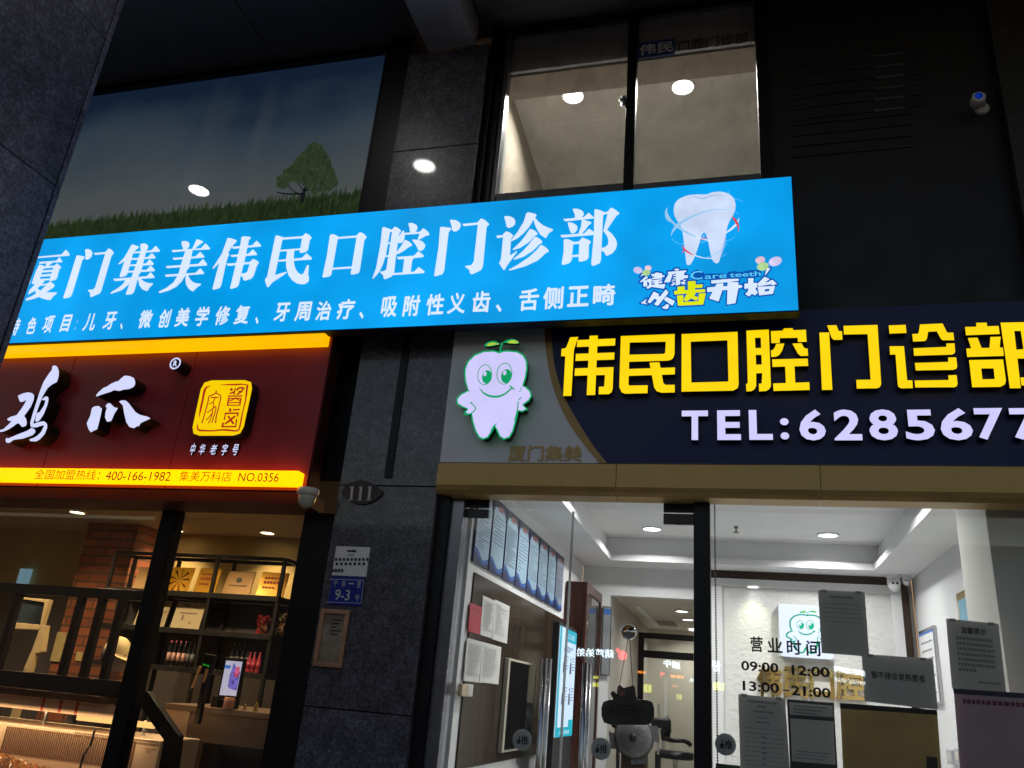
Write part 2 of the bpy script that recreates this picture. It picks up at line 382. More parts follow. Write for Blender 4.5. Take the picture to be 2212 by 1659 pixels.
# ================================================================== UPPER LEFT WINDOW WITH A PRINTED PICTURE
t = thing('picture_window', 'upper window covered by a printed picture of grass and a lone tree', 'window')
A = at((840, 118), 5); B = at(z1(300, 1500), 5)
wxr, wzt, wzb = A.x, A.z, at((790, 470), 5).z-.35
MB().box((wxr, -.06, wzb), (wxr+.07, .05, 6.85)).box((wxr+.071, -.13, wzb), (xl-.002, .05, 6.85)).box((-8, -.06, wzt), (wxr-.001, .05, 6.85)).build('frame', M_BLACK, t, .003)
def picture_mat():
    m, nt, b = new_mat('printed_sky')
    tc = nt.nodes.new('ShaderNodeTexCoord'); sp = nt.nodes.new('ShaderNodeSeparateXYZ'); nt.links.new(tc.outputs['Generated'], sp.inputs[0])
    n = noise(nt, .55, 5, .55, (1, 1, 1.6)); n2 = noise(nt, 1.6, 2, .5, (1.6, 1, .25))
    def math_(op, a, b_, c=None):
        q = nt.nodes.new('ShaderNodeMath'); q.operation = op
        for i, s in enumerate((a, b_, c)):
            if s is None: continue
            if isinstance(s, (int, float)): q.inputs[i].default_value = s
            else: nt.links.new(s, q.inputs[i])
        return q.outputs[0]
    f = math_('MULTIPLY_ADD', sp.outputs[2], .75, math_('MULTIPLY', n, .55))
    f = math_('MULTIPLY_ADD', sp.outputs[0], .10, f)
    c1 = ramp(nt, f, [(.28, (.225, .225, .225)), (.60, (.16, .185, .20)), (.84, (.075, .125, .185)), (1.0, (.02, .05, .115))])
    mx = nt.nodes.new('ShaderNodeMixRGB'); mx.blend_type = 'MIX'
    nt.links.new(ramp(nt, n2, [(.56, (0, 0, 0)), (.80, (.22, .22, .22))]), mx.inputs[0]); nt.links.new(c1, mx.inputs[1]); mx.inputs[2].default_value = (.24, .27, .30, 1)
    nt.links.new(mx.outputs[0], b.inputs['Base Color']); b.inputs['Roughness'].default_value = .5
    b.inputs['Emission Strength'].default_value = .26; nt.links.new(mx.outputs[0], b.inputs['Emission Color'])   # emission stands in for room light coming through the film
    b.inputs['Coat Weight'].default_value = .9; b.inputs['Coat Roughness'].default_value = .015
    return m
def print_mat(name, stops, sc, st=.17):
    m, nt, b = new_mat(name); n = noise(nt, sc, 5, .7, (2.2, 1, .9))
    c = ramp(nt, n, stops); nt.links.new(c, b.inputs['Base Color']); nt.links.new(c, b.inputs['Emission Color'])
    b.inputs['Emission Strength'].default_value = st; b.inputs['Roughness'].default_value = .5; b.inputs['Coat Weight'].default_value = .9; b.inputs['Coat Roughness'].default_value = .015  # prints glow too, in place of room light behind the film
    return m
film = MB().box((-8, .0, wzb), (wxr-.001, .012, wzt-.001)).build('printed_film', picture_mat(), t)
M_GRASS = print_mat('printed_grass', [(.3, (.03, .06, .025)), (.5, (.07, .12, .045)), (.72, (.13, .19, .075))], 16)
rnd = random.Random(3)
gz = at(z1(1000, 1340), 5).z; g = MB()
x = -7.9
while x < wxr-.02:
    w = rnd.uniform(.012, .03); h = rnd.uniform(.02, .11); ln = rnd.uniform(-.03, .03)
    x2 = min(x+w, wxr-.004)
    zt = gz + (x+4.5)*.018 - .03
    g.add([(x-.006, -.002, wzb+.002), (x2+.003, -.002, wzb+.002), (x2+.003, -.002, zt), (x-.006, -.002, zt)], [(0, 1, 2, 3)])
    g.add([(x-.008, -.0026, zt-.01), (x2+.004, -.0026, zt-.01), (min(x+w/2+ln, wxr-.005), -.0026, zt+h)], [(0, 1, 2)])
    x += w*.72
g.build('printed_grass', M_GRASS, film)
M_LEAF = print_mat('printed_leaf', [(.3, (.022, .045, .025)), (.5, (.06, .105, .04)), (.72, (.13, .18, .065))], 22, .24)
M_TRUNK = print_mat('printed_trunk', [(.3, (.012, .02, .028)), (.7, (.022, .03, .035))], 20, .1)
zT = Zm(1000, 480, .20492)
crown = [(1250, 430), (1390, 500), (1470, 620), (1560, 800), (1620, 960), (1690, 1130), (1715, 1240), (1600, 1330), (1480, 1410), (1230, 1420), (1130, 1310), (1000, 1240), (860, 1200), (700, 1330), (560, 1290), (510, 1240), (560, 1110), (640, 990), (850, 880), (920, 740), (1040, 620), (1130, 580), (1140, 500)]
def inside(p, poly):
    r = False; j = len(poly)-1
    for i in range(len(poly)):
        if (poly[i][1] > p[1]) != (poly[j][1] > p[1]) and p[0] < (poly[j][0]-poly[i][0])*(p[1]-poly[i][1])/(poly[j][1]-poly[i][1])+poly[i][0]: r = not r
        j = i
    return r
g = MB(); n = 0
while n < 1500:
    p = (rnd.uniform(480, 1730), rnd.uniform(420, 1430))
    if not inside(p, crown): continue
    if (p[0]-880)**2/180**2 + (p[1]-1290)**2/120**2 < 1 and rnd.random() < .75: continue
    n += 1; s = rnd.uniform(14, 34); a0 = rnd.uniform(0, 6.3)
    pp(g, zT, [(p[0]+s*math.cos(a0+q*1.257)*(1 if q % 2 else .7), p[1]+s*math.sin(a0+q*1.257)*1.2) for q in range(5)], 4.996-n*.0000015)
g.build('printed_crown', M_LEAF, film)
g = MB()
for pts, w in (([(1010, 1600), (1030, 1480), (1060, 1380), (1110, 1250), (1120, 1120), (1150, 900)], (90, 80, 60, 40, 24, 10)), ([(1040, 1450), (900, 1420), (780, 1320), (650, 1150)], (40, 24, 18, 8)), ([(1060, 1380), (980, 1300), (870, 1150)], (30, 18, 8)), ([(1060, 1390), (1250, 1330), (1480, 1390)], (30, 24, 10)), ([(1000, 1440), (700, 1440), (500, 1400)], (24, 30, 14))):
    for q in ribbon(pts, w): pp(g, zT, q, 4.9955)
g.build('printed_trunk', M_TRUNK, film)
settle(t)

# ================================================================== UPPER RIGHT WINDOW AND THE ROOM BEHIND
t = thing('upper_window', 'lit upper window with two dusty panes above the blue sign', 'window')
TL, TR = at(zU(330, 280), 5), at(zV(1070, 55), 5); zb = at((1100, 440), 5).z - .25
x0, x1 = TL.x-.01, TR.x; mx0, mx1 = at(zU(1268, 600), 5).x, at(zU(1335, 600), 5).x
zt = TL.z
MB().box((xr+.002, -.10, zb), (x0-.10, .06, 6.85)).box((x0-.099, -.06, zb), (x0-.04, .06, 6.85)).box((x1, -.07, zb), (x1+.075, .06, 6.85)).box((x0-.039, -.05, zt), (x1-.001, .06, 6.85)).build('frame', M_BLACK, t, .003)
M_ALU = plain('grey_aluminium', (.14, .14, .16), .4, .6, .1, 9)
MB().box((x0-.038, -.045, zb), (x0, .05, zt-.001)).build('side_rail', M_ALU, t, .003)
MB().box((mx0, -.04, zb), (mx1, .05, zt-.001)).box((mx1+.001, -.03, zb), (mx1+.008, .04, zt-.001)).build('mullion', M_ALU if False else M_BLACK, t, .002)
sz = at(zU(800, 1600), 5).z
MB().box((x0+.001, -.03, zb), (mx0-.001, .05, sz+.03)).box((mx1+.009, -.03, zb), (x1-.001, .05, sz+.01)).build('sill_rail', M_ALU, t, .003)
for a, b in ((x0+.001, mx0-.001), (mx1+.009, x1-.001)):
    MB().box((a, .012, sz+.031), (b, .018, zt-.002)).build('pane', M_DIRTY, t)
for p in (zU(1240, 850),):
    c = at(p, 4.95); MB().box((c.x-.02, -.075, c.z-.05), (c.x+.012, -.041, c.z+.05)).box((c.x-.035, -.09, c.z-.02), (c.x-.0, -.076, c.z+.015)).build('latch', M_STEEL, t, .004)
# name strip on the glass
a, b = at(zV(105, 480), 4.99), at(zV(412, 310), 4.99)
M_NAVYP = plain('navy_plastic', (.025, .065, .26), .4)
pl = MB().box((mx1+.012, -.004, a.z), (b.x, .008, b.z)).build('name_plate', M_NAVYP, t)
g = MB(); text_at(g, '伟民', zV(118, 462), zV(402, 335), 4.993, weight=.02); g.build('lettering', plain('dull_white', (.75, .76, .80), .5), pl)
a2, b2 = at(zV(440, 375), 4.99), at(zV(1020, 265), 4.99)
g = MB(); text_on(g, '口腔门诊部', (b.x+.03, .009, a.z+.03), (x1-b.x-.08, 0, 0), (0, 0, b.z-a.z-.05), weight=.02); g.build('cut_lettering', plain('film_grey', (.05, .045, .045), .6), t)
settle(t)
# room upstairs: only its ceiling, bulkhead and left wall can be seen
t = thing('upper_room', 'plain beige room seen through the lit upper window', 'room')
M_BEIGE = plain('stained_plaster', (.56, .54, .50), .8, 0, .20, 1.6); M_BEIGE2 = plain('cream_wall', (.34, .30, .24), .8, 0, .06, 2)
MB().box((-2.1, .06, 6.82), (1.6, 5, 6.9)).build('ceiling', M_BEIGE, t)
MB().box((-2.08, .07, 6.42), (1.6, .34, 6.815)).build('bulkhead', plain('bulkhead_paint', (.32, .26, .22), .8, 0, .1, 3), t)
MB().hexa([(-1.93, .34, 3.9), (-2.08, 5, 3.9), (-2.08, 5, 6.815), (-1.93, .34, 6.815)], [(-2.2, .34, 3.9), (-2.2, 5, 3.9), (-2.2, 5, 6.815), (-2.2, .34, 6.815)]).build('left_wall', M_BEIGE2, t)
MB().box((-1.85, .031, 6.44), (1.4, .066, 6.81)).build('grey_band', plain('band_grey', (.42, .41, .46), .6), t, .006)  # plain grey box across the top band of the glass
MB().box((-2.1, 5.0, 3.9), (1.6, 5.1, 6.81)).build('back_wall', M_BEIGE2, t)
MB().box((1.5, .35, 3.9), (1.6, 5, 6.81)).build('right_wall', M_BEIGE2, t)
MB().box((-2.1, .21, 3.8), (1.6, 5.1, 3.89)).build('floor', plain('pale_floor', (.62, .61, .58), .5), t)
MB().box((-1.99, .45, 4.4), (-1.90, .56, 6.2)).build('door_casing', plain('grey_green', (.22, .24, .22), .6), t)
settle(t)
M_LAMPU = glow('lamp_bright', (1, .98, .95), 14, .02)
for px_, lab in (((1238, 206), 'ceiling lamp cut off by the bulkhead in the left pane upstairs'), ((1475, 186), 'whole round ceiling lamp seen in the right pane upstairs')):
    p = atZ(px_, 6.82); downlight(p.x, p.y, 6.82, .09, M_LAMPU, 'room_ceiling_light', lab, 'lamps in the upstairs room', 54)

# ================================================================== BLUE LIGHT BOX SIGN
BD = 4.58
t = thing('blue_sign', 'long bright blue light box with white lettering and a tooth picture', 'sign')
c0, c1 = at((1709, 382), BD), at((1725, 669.5), BD)
bxl, bxr, bzt, bzb = -7.0, c0.x, c0.z, c1.z
MB().box((bxl-.01, BD-5+.003, bzb-.008), (bxr+.010, BD-5+.10, bzt+.008)).build('housing', plain('navy_metal', (.008, .012, .05), .65, .4, .1, 8), t, .003)
M_BLUE = glow('backlit_blue', (.0, .335, .82), 1.0, .20, 1.4); M_LTR = glow('backlit_white', (.70, .82, 1.0), .98, .03)
MB().box((bxl, BD-5-.004, bzb), (bxr, BD-5+.002, bzt)).build('lit_face', M_BLUE, t)
kk = [12]
def strokes(lst, z, polys, D, r=8.):
    for p in polys: kk[0] += 1; lst.append(pp(MB(), z, p, D, r=r, k=kk[0] % 9))
def join(items):
    g = MB()
    for i in items: g.add(i.v, i.f)
    return g
cA = Zm(80, 960, .27125); cB = Zm(600, 900, .27125); cC = Zm(1020, 860, .27125); cD = Zm(1480, 840, .27125); cE = Zm(1940, 800, .27125)
LD = BD-.0055
CH = []
strokes(CH, cA, [
 [(200,250),(310,240),(610,213),(678,140),(735,210),(722,232),(308,262),(200,272)], [(150,245),(230,245),(150,620),(60,800),(20,800),(100,600)],
 [(285,322),(535,305),(582,250),(630,322),(612,328),(485,330),(415,385),(375,388),(390,342),(283,352)],
 [(283,360),(370,385),(345,420),(290,575),(360,600),(350,625),(318,645),(210,650),(170,645),(230,470)],
 [(500,385),(545,342),(610,400),(580,430),(545,560),(520,590),(432,610),(440,570)], [(375,388),(510,375),(495,405),(340,420)],
 [(330,447),(485,438),(475,468),(325,480)], [(315,510),(462,497),(452,530),(305,543)], [(292,573),(440,566),(432,590),(340,600)],
 [(225,648),(350,605),(325,645),(260,712),(222,745),(118,808),(135,742)], [(318,650),(400,640),(445,610),(510,660),(498,697),(445,730),(385,772),(300,745),(390,665),(300,678)],
 [(385,772),(300,825),(240,855),(160,878),(85,895),(90,862),(170,830),(300,745)], [(225,745),(255,715),(300,745),(385,772),(545,772),(540,790),(490,830),(450,883),(400,882),(320,860),(270,835),(235,790)],
 [(832,232),(850,223),(945,240),(952,265),(918,300),(845,545),(770,790),(740,840),(645,865),(638,845),(700,660)],
 [(958,140),(1000,130),(1050,150),(1070,195),(1055,245),(1020,280),(985,292),(962,280),(965,200)],
 [(1088,190),(1255,178),(1308,122),(1360,150),(1385,195),(1350,232),(1200,745),(1180,785),(1045,845),(1035,830),(1032,775),(998,745),(1010,735),(1080,728),(1108,695),(1255,205),(1105,220)],
 [(1650,62),(1755,95),(1748,118),(1712,140),(1688,172),(1665,205),(1590,480),(1575,515),(1545,535),(1480,550),(1468,530),(1540,312),(1455,362),(1450,350),(1540,255)],
 [(1775,62),(1795,52),(1850,50),(1888,80),(1890,112),(1862,160),(1785,470),(1750,515),(1735,575),(1682,765),(1650,798),(1565,808),(1560,795),(1612,650),(1650,530),(1780,170)],
 [(1690,172),(1935,152),(2003,83),(2065,155),(2055,172),(1665,197)], [(1650,268),(1885,250),(1945,190),(2002,255),(1990,270),(1640,295)],
 [(1620,362),(1858,345),(1912,282),(1972,345),(1965,368),(1612,388)], [(1595,455),(1868,437),(1925,375),(1988,435),(1980,460),(1590,482)],
 [(1380,565),(1400,570),(1868,533),(1925,472),(1988,545),(1975,560),(1780,572),(1400,605),(1385,595)], [(1560,585),(1640,580),(1612,650),(1500,740),(1345,793),(1332,785),(1350,765),(1450,705),(1520,645)],
 [(1740,575),(1780,572),(1830,612),(1890,632),(1962,638),(1962,650),(1920,690),(1880,750),(1860,752),(1800,725),(1760,670)]], LD)
strokes(CH, cB, [
 [(462,245),(490,235),(545,238),(580,265),(585,300),(560,345),(525,365),(490,362),(475,310)], [(685,212),(700,207),(785,240),(780,258),(730,290),(665,345),(655,355),(615,365),(640,310)],
 [(320,367),(345,370),(750,342),(820,268),(888,345),(878,360),(640,370),(330,402)], [(335,480),(360,482),(670,462),(742,392),(805,465),(795,480),(345,513)],
 [(235,602),(262,603),(710,573),(782,500),(845,578),(835,597),(245,636)], [(222,730),(250,730),(668,705),(740,635),(800,705),(792,722),(232,764)],
 [(520,380),(630,372),(575,610),(580,625),(545,665),(525,730),(520,745),(410,755),(445,620)], [(410,740),(520,740),(470,830),(390,910),(280,965),(150,1003),(122,995),(135,980),(250,920),(350,840)],
 [(525,742),(560,738),(590,800),(640,845),(700,862),(750,865),(750,882),(700,915),(640,975),(620,978),(570,940),(530,870),(522,800)],
 [(1140,195),(1165,187),(1275,220),(1278,245),(1230,290),(1150,410),(1172,430),(1145,480),(1110,620),(1050,890),(1025,930),(935,956),(920,940),(1020,560),(930,650),(922,635),(1060,420)],
 [(1350,175),(1370,165),(1480,172),(1487,190),(1458,225),(1410,460),(1340,740),(1310,880),(1285,915),(1200,943),(1180,935),(1190,890),(1330,310)],
 [(1208,315),(1230,317),(1508,298),(1572,228),(1640,300),(1630,318),(1220,350)], [(1190,440),(1215,440),(1452,422),(1517,355),(1580,425),(1575,443),(1200,472)],
 [(1128,565),(1150,568),(1470,545),(1518,497),(1575,520),(1610,558),(1580,590),(1530,745),(1495,790),(1400,822),(1375,812),(1370,780),(1335,735),(1340,718),(1400,710),(1432,692),(1470,575),(1145,603)]], LD)
strokes(CH, cC, [
 [(300,310),(320,298),(425,330),(415,362),(400,378),(295,885),(460,835),(468,850),(400,900),(260,990),(195,1065),(180,1063),(150,985),(147,945),(178,910)],
 [(420,332),(700,312),(745,265),(800,292),(837,335),(808,370),(783,510),(750,545),(670,562),(657,550),(695,342),(415,362)], [(372,513),(668,490),(662,518),(370,540)], [(345,660),(690,632),(760,562),(843,635),(832,657),(335,688)],
 [(475,520),(580,518),(570,650),(580,740),(600,800),(640,855),(695,880),(720,850),(765,745),(785,732),(795,745),(783,880),(798,930),(790,980),(740,1017),(690,1023),(620,1010),(550,965),(490,880),(458,760),(458,640)],
 [(1105,295),(1130,280),(1180,290),(1240,325),(1228,352),(1215,380),(1145,780),(1125,880),(1100,905),(1010,923),(993,910),(1060,600)],
 [(1240,323),(1495,303),(1548,250),(1605,275),(1650,325),(1612,372),(1545,820),(1525,858),(1430,882),(1410,865),(1498,332),(1228,352)], [(1145,777),(1425,757),(1420,787),(1140,805)]], LD)
strokes(CH, cD, [
 [(180,262),(200,247),(325,292),(325,322),(295,325),(235,665),(225,690),(190,800),(140,910),(45,1017),(35,1010),(90,850),(155,500)],
 [(320,292),(367,242),(420,268),(462,310),(432,345),(385,660),(355,925),(335,960),(310,985),(225,1020),(202,1015),(195,965),(145,915),(160,905),(210,900),(240,875),(325,322)],
 [(270,478),(300,475),(298,500),(265,505)], [(235,668),(272,665),(268,690),(228,695)], [(565,200),(580,188),(630,192),(680,215),(702,250),(695,290),(665,325),(620,335),(590,325),(580,250)],
 [(492,296),(505,320),(512,370),(505,435),(480,475),(440,490),(412,485),(425,390),(460,340)], [(505,337),(738,318),(785,266),(840,305),(877,345),(872,370),(820,382),(725,438),(700,440),(733,350),(512,365)],
 [(505,450),(525,440),(575,465),(622,505),(618,528),(580,542),(480,615),(385,662),(390,622),(460,530)], [(617,440),(640,433),(700,440),(770,460),(815,510),(810,550),(780,590),(745,605),(715,595),(680,520)],
 [(395,688),(430,690),(650,672),(712,605),(793,668),(785,695),(640,710),(415,728)], [(508,708),(650,700),(622,745),(600,912),(480,922)], [(340,930),(650,908),(718,838),(807,905),(795,930),(335,960)],
 [(1033,255),(1055,245),(1185,262),(1200,285),(1160,325),(1095,890),(1070,945),(970,978),(945,965),(1010,560)], [(1175,150),(1200,142),(1270,150),(1330,190),(1340,225),(1325,270),(1290,308),(1245,320),(1212,300),(1200,220)],
 [(1362,203),(1390,202),(1582,185),(1638,122),(1700,150),(1760,208),(1720,250),(1668,810),(1650,870),(1620,895),(1510,948),(1475,940),(1465,885),(1398,832),(1410,822),(1490,815),(1530,760),(1590,215),(1380,238)]], LD)
strokes(CH, cE, [
 [(280,245),(295,236),(360,238),(420,262),(447,305),(445,345),(420,385),(350,415),(318,395),(300,300)],
 [(168,522),(255,520),(310,458),(370,482),(420,523),(385,575),(368,820),(470,748),(475,762),(400,865),(320,975),(290,1030),(270,1032),(208,930),(235,875),(267,548),(180,563)],
 [(610,195),(635,178),(750,205),(763,230),(735,260),(650,400),(560,500),(470,570),(385,610),(385,592),(480,470),(570,320)], [(715,265),(735,258),(790,320),(860,375),(940,410),(1003,430),(1000,450),(940,490),(905,555),(890,560),(820,515),(770,440),(730,350)],
 [(655,435),(672,422),(735,452),(775,490),(770,512),(735,528),(650,620),(520,705),(415,738),(405,728),(520,620),(600,520)], [(725,550),(750,537),(810,575),(847,610),(840,632),(800,655),(700,755),(570,835),(430,882),(420,870),(560,750),(660,640)],
 [(815,670),(835,662),(900,700),(943,745),(935,765),(895,785),(780,890),(600,975),(370,1040),(345,1030),(480,955),(650,840),(760,740)],
 [(1290,135),(1310,125),(1370,130),(1430,155),(1457,190),(1455,220),(1430,255),(1390,272),(1325,265),(1325,210)], [(1152,275),(1180,277),(1458,252),(1528,185),(1610,260),(1600,273),(1180,315)],
 [(1218,335),(1240,326),(1300,340),(1355,375),(1365,420),(1345,465),(1300,495),(1265,488),(1245,430)], [(1428,285),(1450,290),(1565,325),(1570,345),(1530,370),(1470,450),(1430,495),(1375,500),(1415,390)],
 [(1110,515),(1140,515),(1465,492),(1535,420),(1600,465),(1605,515),(1135,553)], [(1160,590),(1180,573),(1230,580),(1310,615),(1300,655),(1285,800),(1282,880),(1250,925),(1200,945),(1145,957),(1130,940),(1160,760)],
 [(1305,618),(1385,610),(1435,552),(1500,575),(1563,610),(1558,630),(1532,660),(1528,850),(1500,885),(1410,910),(1380,900),(1390,645),(1300,655)], [(1285,812),(1382,802),(1382,835),(1285,842)],
 [(1613,150),(1630,133),(1700,150),(1755,178),(1742,225),(1710,880),(1695,930),(1600,972),(1570,960),(1568,920),(1605,500)],
 [(1750,178),(1808,172),(1860,110),(1920,140),(1983,190),(1975,210),(1940,230),(1798,438),(1870,495),(1930,580),(1948,650),(1930,720),(1880,785),(1800,823),(1780,815),(1760,770),(1718,745),(1720,702),(1770,695),(1810,660),(1822,600),(1800,530),(1745,455),(1808,200),(1770,210),(1742,228)]], LD)
i = 0
for n in (13, 3, 9, 9, 5, 5, 3, 12, 3, 7, 10): join(CH[i:i+n]).build('title_character', M_LTR, t); i += n
join(CH[i:]).build('title_character', M_LTR, t) if CH[i:] else None
g = MB()
for s, z, bl, tr in (('特', z4, (45, 700), (140, 588)), ('色', z4, (155, 690), (246, 580)), ('项', z4, (256, 684), (352, 572)), ('目', z4, (372, 676), (462, 564)), (':', z4, (470, 664), (492, 600)), ('儿', z4, (516, 670), (622, 556)), ('牙', z4, (642, 662), (748, 546)), ('、', z4, (752, 660), (782, 620)),
    ('微', z4, (864, 654), (976, 534)), ('创', z4, (990, 650), (1090, 530)), ('美', z4, (1098, 644), (1212, 520)), ('学', z4, (1222, 640), (1334, 512)), ('修', z4, (1348, 634), (1464, 508)), ('复', z4, (1472, 628), (1590, 502)), ('、', z4, (1606, 626), (1640, 580)),
    ('牙', z4, (1724, 612), (1842, 488)), ('周', z4, (1856, 608), (1976, 482)), ('治', z4, (1988, 604), (2104, 478)), ('疗', z5, (-12, 598), (118, 464)), ('、', z5, (132, 592), (170, 548)),
    ('吸', z5, (268, 584), (388, 448)), ('附', z5, (408, 578), (530, 440)), ('性', z5, (552, 572), (682, 432)), ('义', z5, (690, 562), (816, 424)), ('齿', z5, (846, 555), (972, 414)), ('、', z5, (998, 550), (1040, 500)),
    ('舌', z5, (1142, 544), (1278, 398)), ('侧', z5, (1294, 534), (1432, 386)), ('正', z5, (1450, 518), (1592, 382)), ('畸', z5, (1612, 512), (1758, 370))):
    g = MB(); text_at(g, s, z(*bl), z(*tr), LD, weight=.026); g.build('service_character', M_LTR, t)
# tooth picture
zt_ = Zm(2640, 740, .2049)
M_TOOTH = glow('print_tooth', (.60, .71, .93), .96, .10, 7); M_SW = glow('print_swoosh', (.32, .58, .85), .95, .05); M_REDP = glow('print_red', (.72, .05, .06), .9, .05); M_CY = glow('print_cyan', (.12, .55, .92), 1, .05); M_SHADE = glow('print_shade', (.40, .52, .78), .95, .05); M_DBL = glow('print_navy', (.0, .085, .42), .95, .05)
g = MB(); pp(g, zt_, cr([(910,182),(1000,148),(1130,128),(1260,142),(1370,190),(1440,265),(1475,370),(1470,470),(1430,580),(1370,680),(1320,800),(1290,930),(1260,1060),(1220,1240),(1180,1400),(1150,1500),(1105,1528),(1060,1510),(1010,1430),(970,1260),(940,1100),(910,990),(880,935),(862,930),(835,945),(800,1020),(760,1160),(700,1340),(640,1480),(590,1550),(550,1562),(520,1540),(500,1420),(475,1200),(440,920),(390,780),(330,690),(280,590),(268,480),(290,370),(350,290),(460,230),(600,192),(760,182)], 3, True), LD)
tooth = g.build('tooth_print', M_TOOTH, t)
def rib(z, items, mat, name, parent, D):
    one = 'character' in name; g = MB()
    for pts, w in items:
        kk[0] += 1
        if not one: g = MB()
        for q in ribbon(pts, w): pp(g, z, q, D, k=1+kk[0] % 6)
        if not one: g.build(name, mat, parent)
    if one: g.build(name, mat, parent)
rib(zt_, [([(560,235),(700,232),(850,265),(980,215),(1110,200),(1220,215),(1300,270)], (4,22,30,26,20,10,3)), ([(870,960),(850,1000),(815,1090)], (6,18,4)), ([(1290,960),(1255,1150),(1200,1380)], (4,22,6))], M_SHADE, 'tooth_shading', tooth, LD-.0006)
rib(zt_, [([(215,990),(250,900),(350,780),(560,650),(850,530),(1100,475),(1370,485)], (6,34,60,44,24,14,6)), ([(140,435),(120,530),(160,650),(240,720),(330,800),(480,905),(700,1010)], (6,46,80,40,46,40,22))], M_SW, 'swoosh', tooth, LD-.001)
rib(zt_, [([(700,1010),(820,1050),(930,1075),(1100,1098)], (22,18,20,8)), ([(1285,935),(1400,850),(1500,750),(1550,640)], (22,40,36,6)), ([(640,1360),(760,1400),(870,1425),(1015,1432)], (18,22,16,18))], M_LTR, 'swoosh', tooth, LD-.0015)
rib(zt_, [([(1405,620),(1470,690),(1520,790),(1535,915)], (20,48,36,6)), ([(432,1180),(470,1250),(560,1320),(660,1370)], (6,34,26,12)), ([(432,1335),(465,1265)], (8,22)), ([(790,1065),(920,1025)], (12,18))], M_REDP, 'swoosh', tooth, LD-.0018)
rib(zt_, [([(230,1045),(300,1110),(380,1140),(465,1150)], 9), ([(775,1128),(850,1115),(935,1088)], 12), ([(1255,1090),(1380,1065),(1480,995)], (12,9,4)), ([(1310,1125),(1260,1210),(1180,1290),(1000,1380),(800,1440)], (8,8,9,8,3)), ([(1180,1405),(1260,1370),(1305,1325)], (10,8,4)), ([(1325,75),(1343,170)], (4,12)), ([(1440,258),(1640,330)], (12,3)), ([(1455,515),(1500,540),(1530,575)], 8)], M_CY, 'fine_line', tooth, LD-.0022)
# slogan
zK = Zm(2520, 1040, .16275); zL = Zm(2820, 1010, .16275)
M_YP = glow('print_yellow', (.74, .80, .0), .98, .04)
white_p = [(zK, p) for p in (
 [(250,415),(305,335),(345,352),(300,385)], [(235,540),(400,390),(445,430),(350,500),(270,550)], [(330,505),(410,490),(428,645),(328,652)],
 [(420,470),(535,458),(525,610),(870,590),(835,705),(530,660),(435,710),(400,675),(470,620),(465,545),(420,540)],
 [(520,345),(620,338),(620,310),(710,308),(710,326),(785,322),(790,375),(850,375),(845,415),(790,420),(786,455),(540,470),(540,440),(600,432),(600,405),(540,405),(545,378),(600,374),(520,378)],
 [(545,495),(785,470),(780,500),(700,510),(700,525),(795,520),(785,565),(700,570),(700,600),(610,605),(610,575),(545,575),(545,550),(605,545),(605,528),(545,528)],
 [(1080,222),(1190,210),(1212,240),(1130,270)], [(925,292),(1390,252),(1365,300),(1330,310),(1330,375),(1425,375),(1425,440),(1330,448),(1310,480),(1235,490),(1230,600),(1120,625),(1130,500),(1030,510),(1030,485),(1130,478),(1130,455),(1060,452),(1060,425),(1130,420),(1130,395),(1065,395),(1065,365),(1130,360),(1130,335),(1050,345),(980,545),(835,550),(945,345)],
 [(1010,530),(1060,535),(1100,545),(1080,570),(1120,580),(1060,628),(990,625),(1070,570)], [(1345,480),(1380,495),(1330,535),(1290,520)], [(1265,535),(1375,555),(1330,608),(1240,570)],
 [(585,772),(725,845),(690,885),(735,900),(880,720),(950,800),(690,1125),(590,1090),(665,990),(610,945),(490,1065),(430,1035),(520,880)], [(890,900),(1105,1010),(1040,1125),(830,975)], [(420,950),(370,1040),(435,1090),(260,1060)],
 [(780,1160),(850,1130),(880,1090),(930,1085),(962,1115),(950,1160),(915,1207),(850,1200),(800,1185)])]
white_p += [(zL, p) for p in (
 [(150,685),(560,650),(825,645),(833,690),(560,730),(155,765)], [(295,762),(450,755),(450,828),(550,825),(555,730),(820,725),(820,800),(905,800),(918,855),(820,880),(750,1245),(540,1278),(550,918),(425,930),(335,1205),(100,1130),(185,962),(52,970),(52,860),(240,842)],
 [(1060,632),(1195,630),(1185,745),(1285,748),(1285,840),(1235,890),(1300,975),(1235,1055),(1150,1015),(1085,1083),(985,1020),(1055,950),(1065,880),(968,895),(968,765),(1060,760)],
 [(1285,775),(1450,610),(1480,600),(1590,650),(1470,740),(1580,715),(1575,700),(1660,670),(1770,770),(1660,810),(1620,780),(1320,830)], [(1510,420),(1540,380),(1608,388),(1478,570),(1490,470)])]
kou = ([(1290,840),(1725,820),(1670,1015),(1330,1055)], [(1470,905),(1580,890),(1578,945),(1470,960)])
yel = [[(1165,655),(1345,643),(1345,738),(1425,735),(1420,522),(1610,515),(1612,605),(1790,595),(1775,680),(1595,690),(1595,728),(1848,715),(1845,790),(1620,803),(1560,808),(1625,815),(1575,880),(1680,912),(1640,1005),(1500,945),(1395,1020),(1310,985),(1400,825),(1095,852),(1078,762),(1168,752)],
       [(1150,875),(1315,862),(1305,1030),(1675,1012),(1690,822),(1865,815),(1800,1095),(1180,1125)]]
g = MB(); i = 0
for z, p in white_p + [(zK, q) for q in yel] + [(zL, kou[0])]:
    i += 1
    for q in ribbon(p+[p[0]], 78, curve=False): pp(g, z, q, LD, k=0)
    for c in p: pp(g, z, ell(c[0], c[1], 39, 39, 0, 10), LD)
    pp(g, z, p, LD)
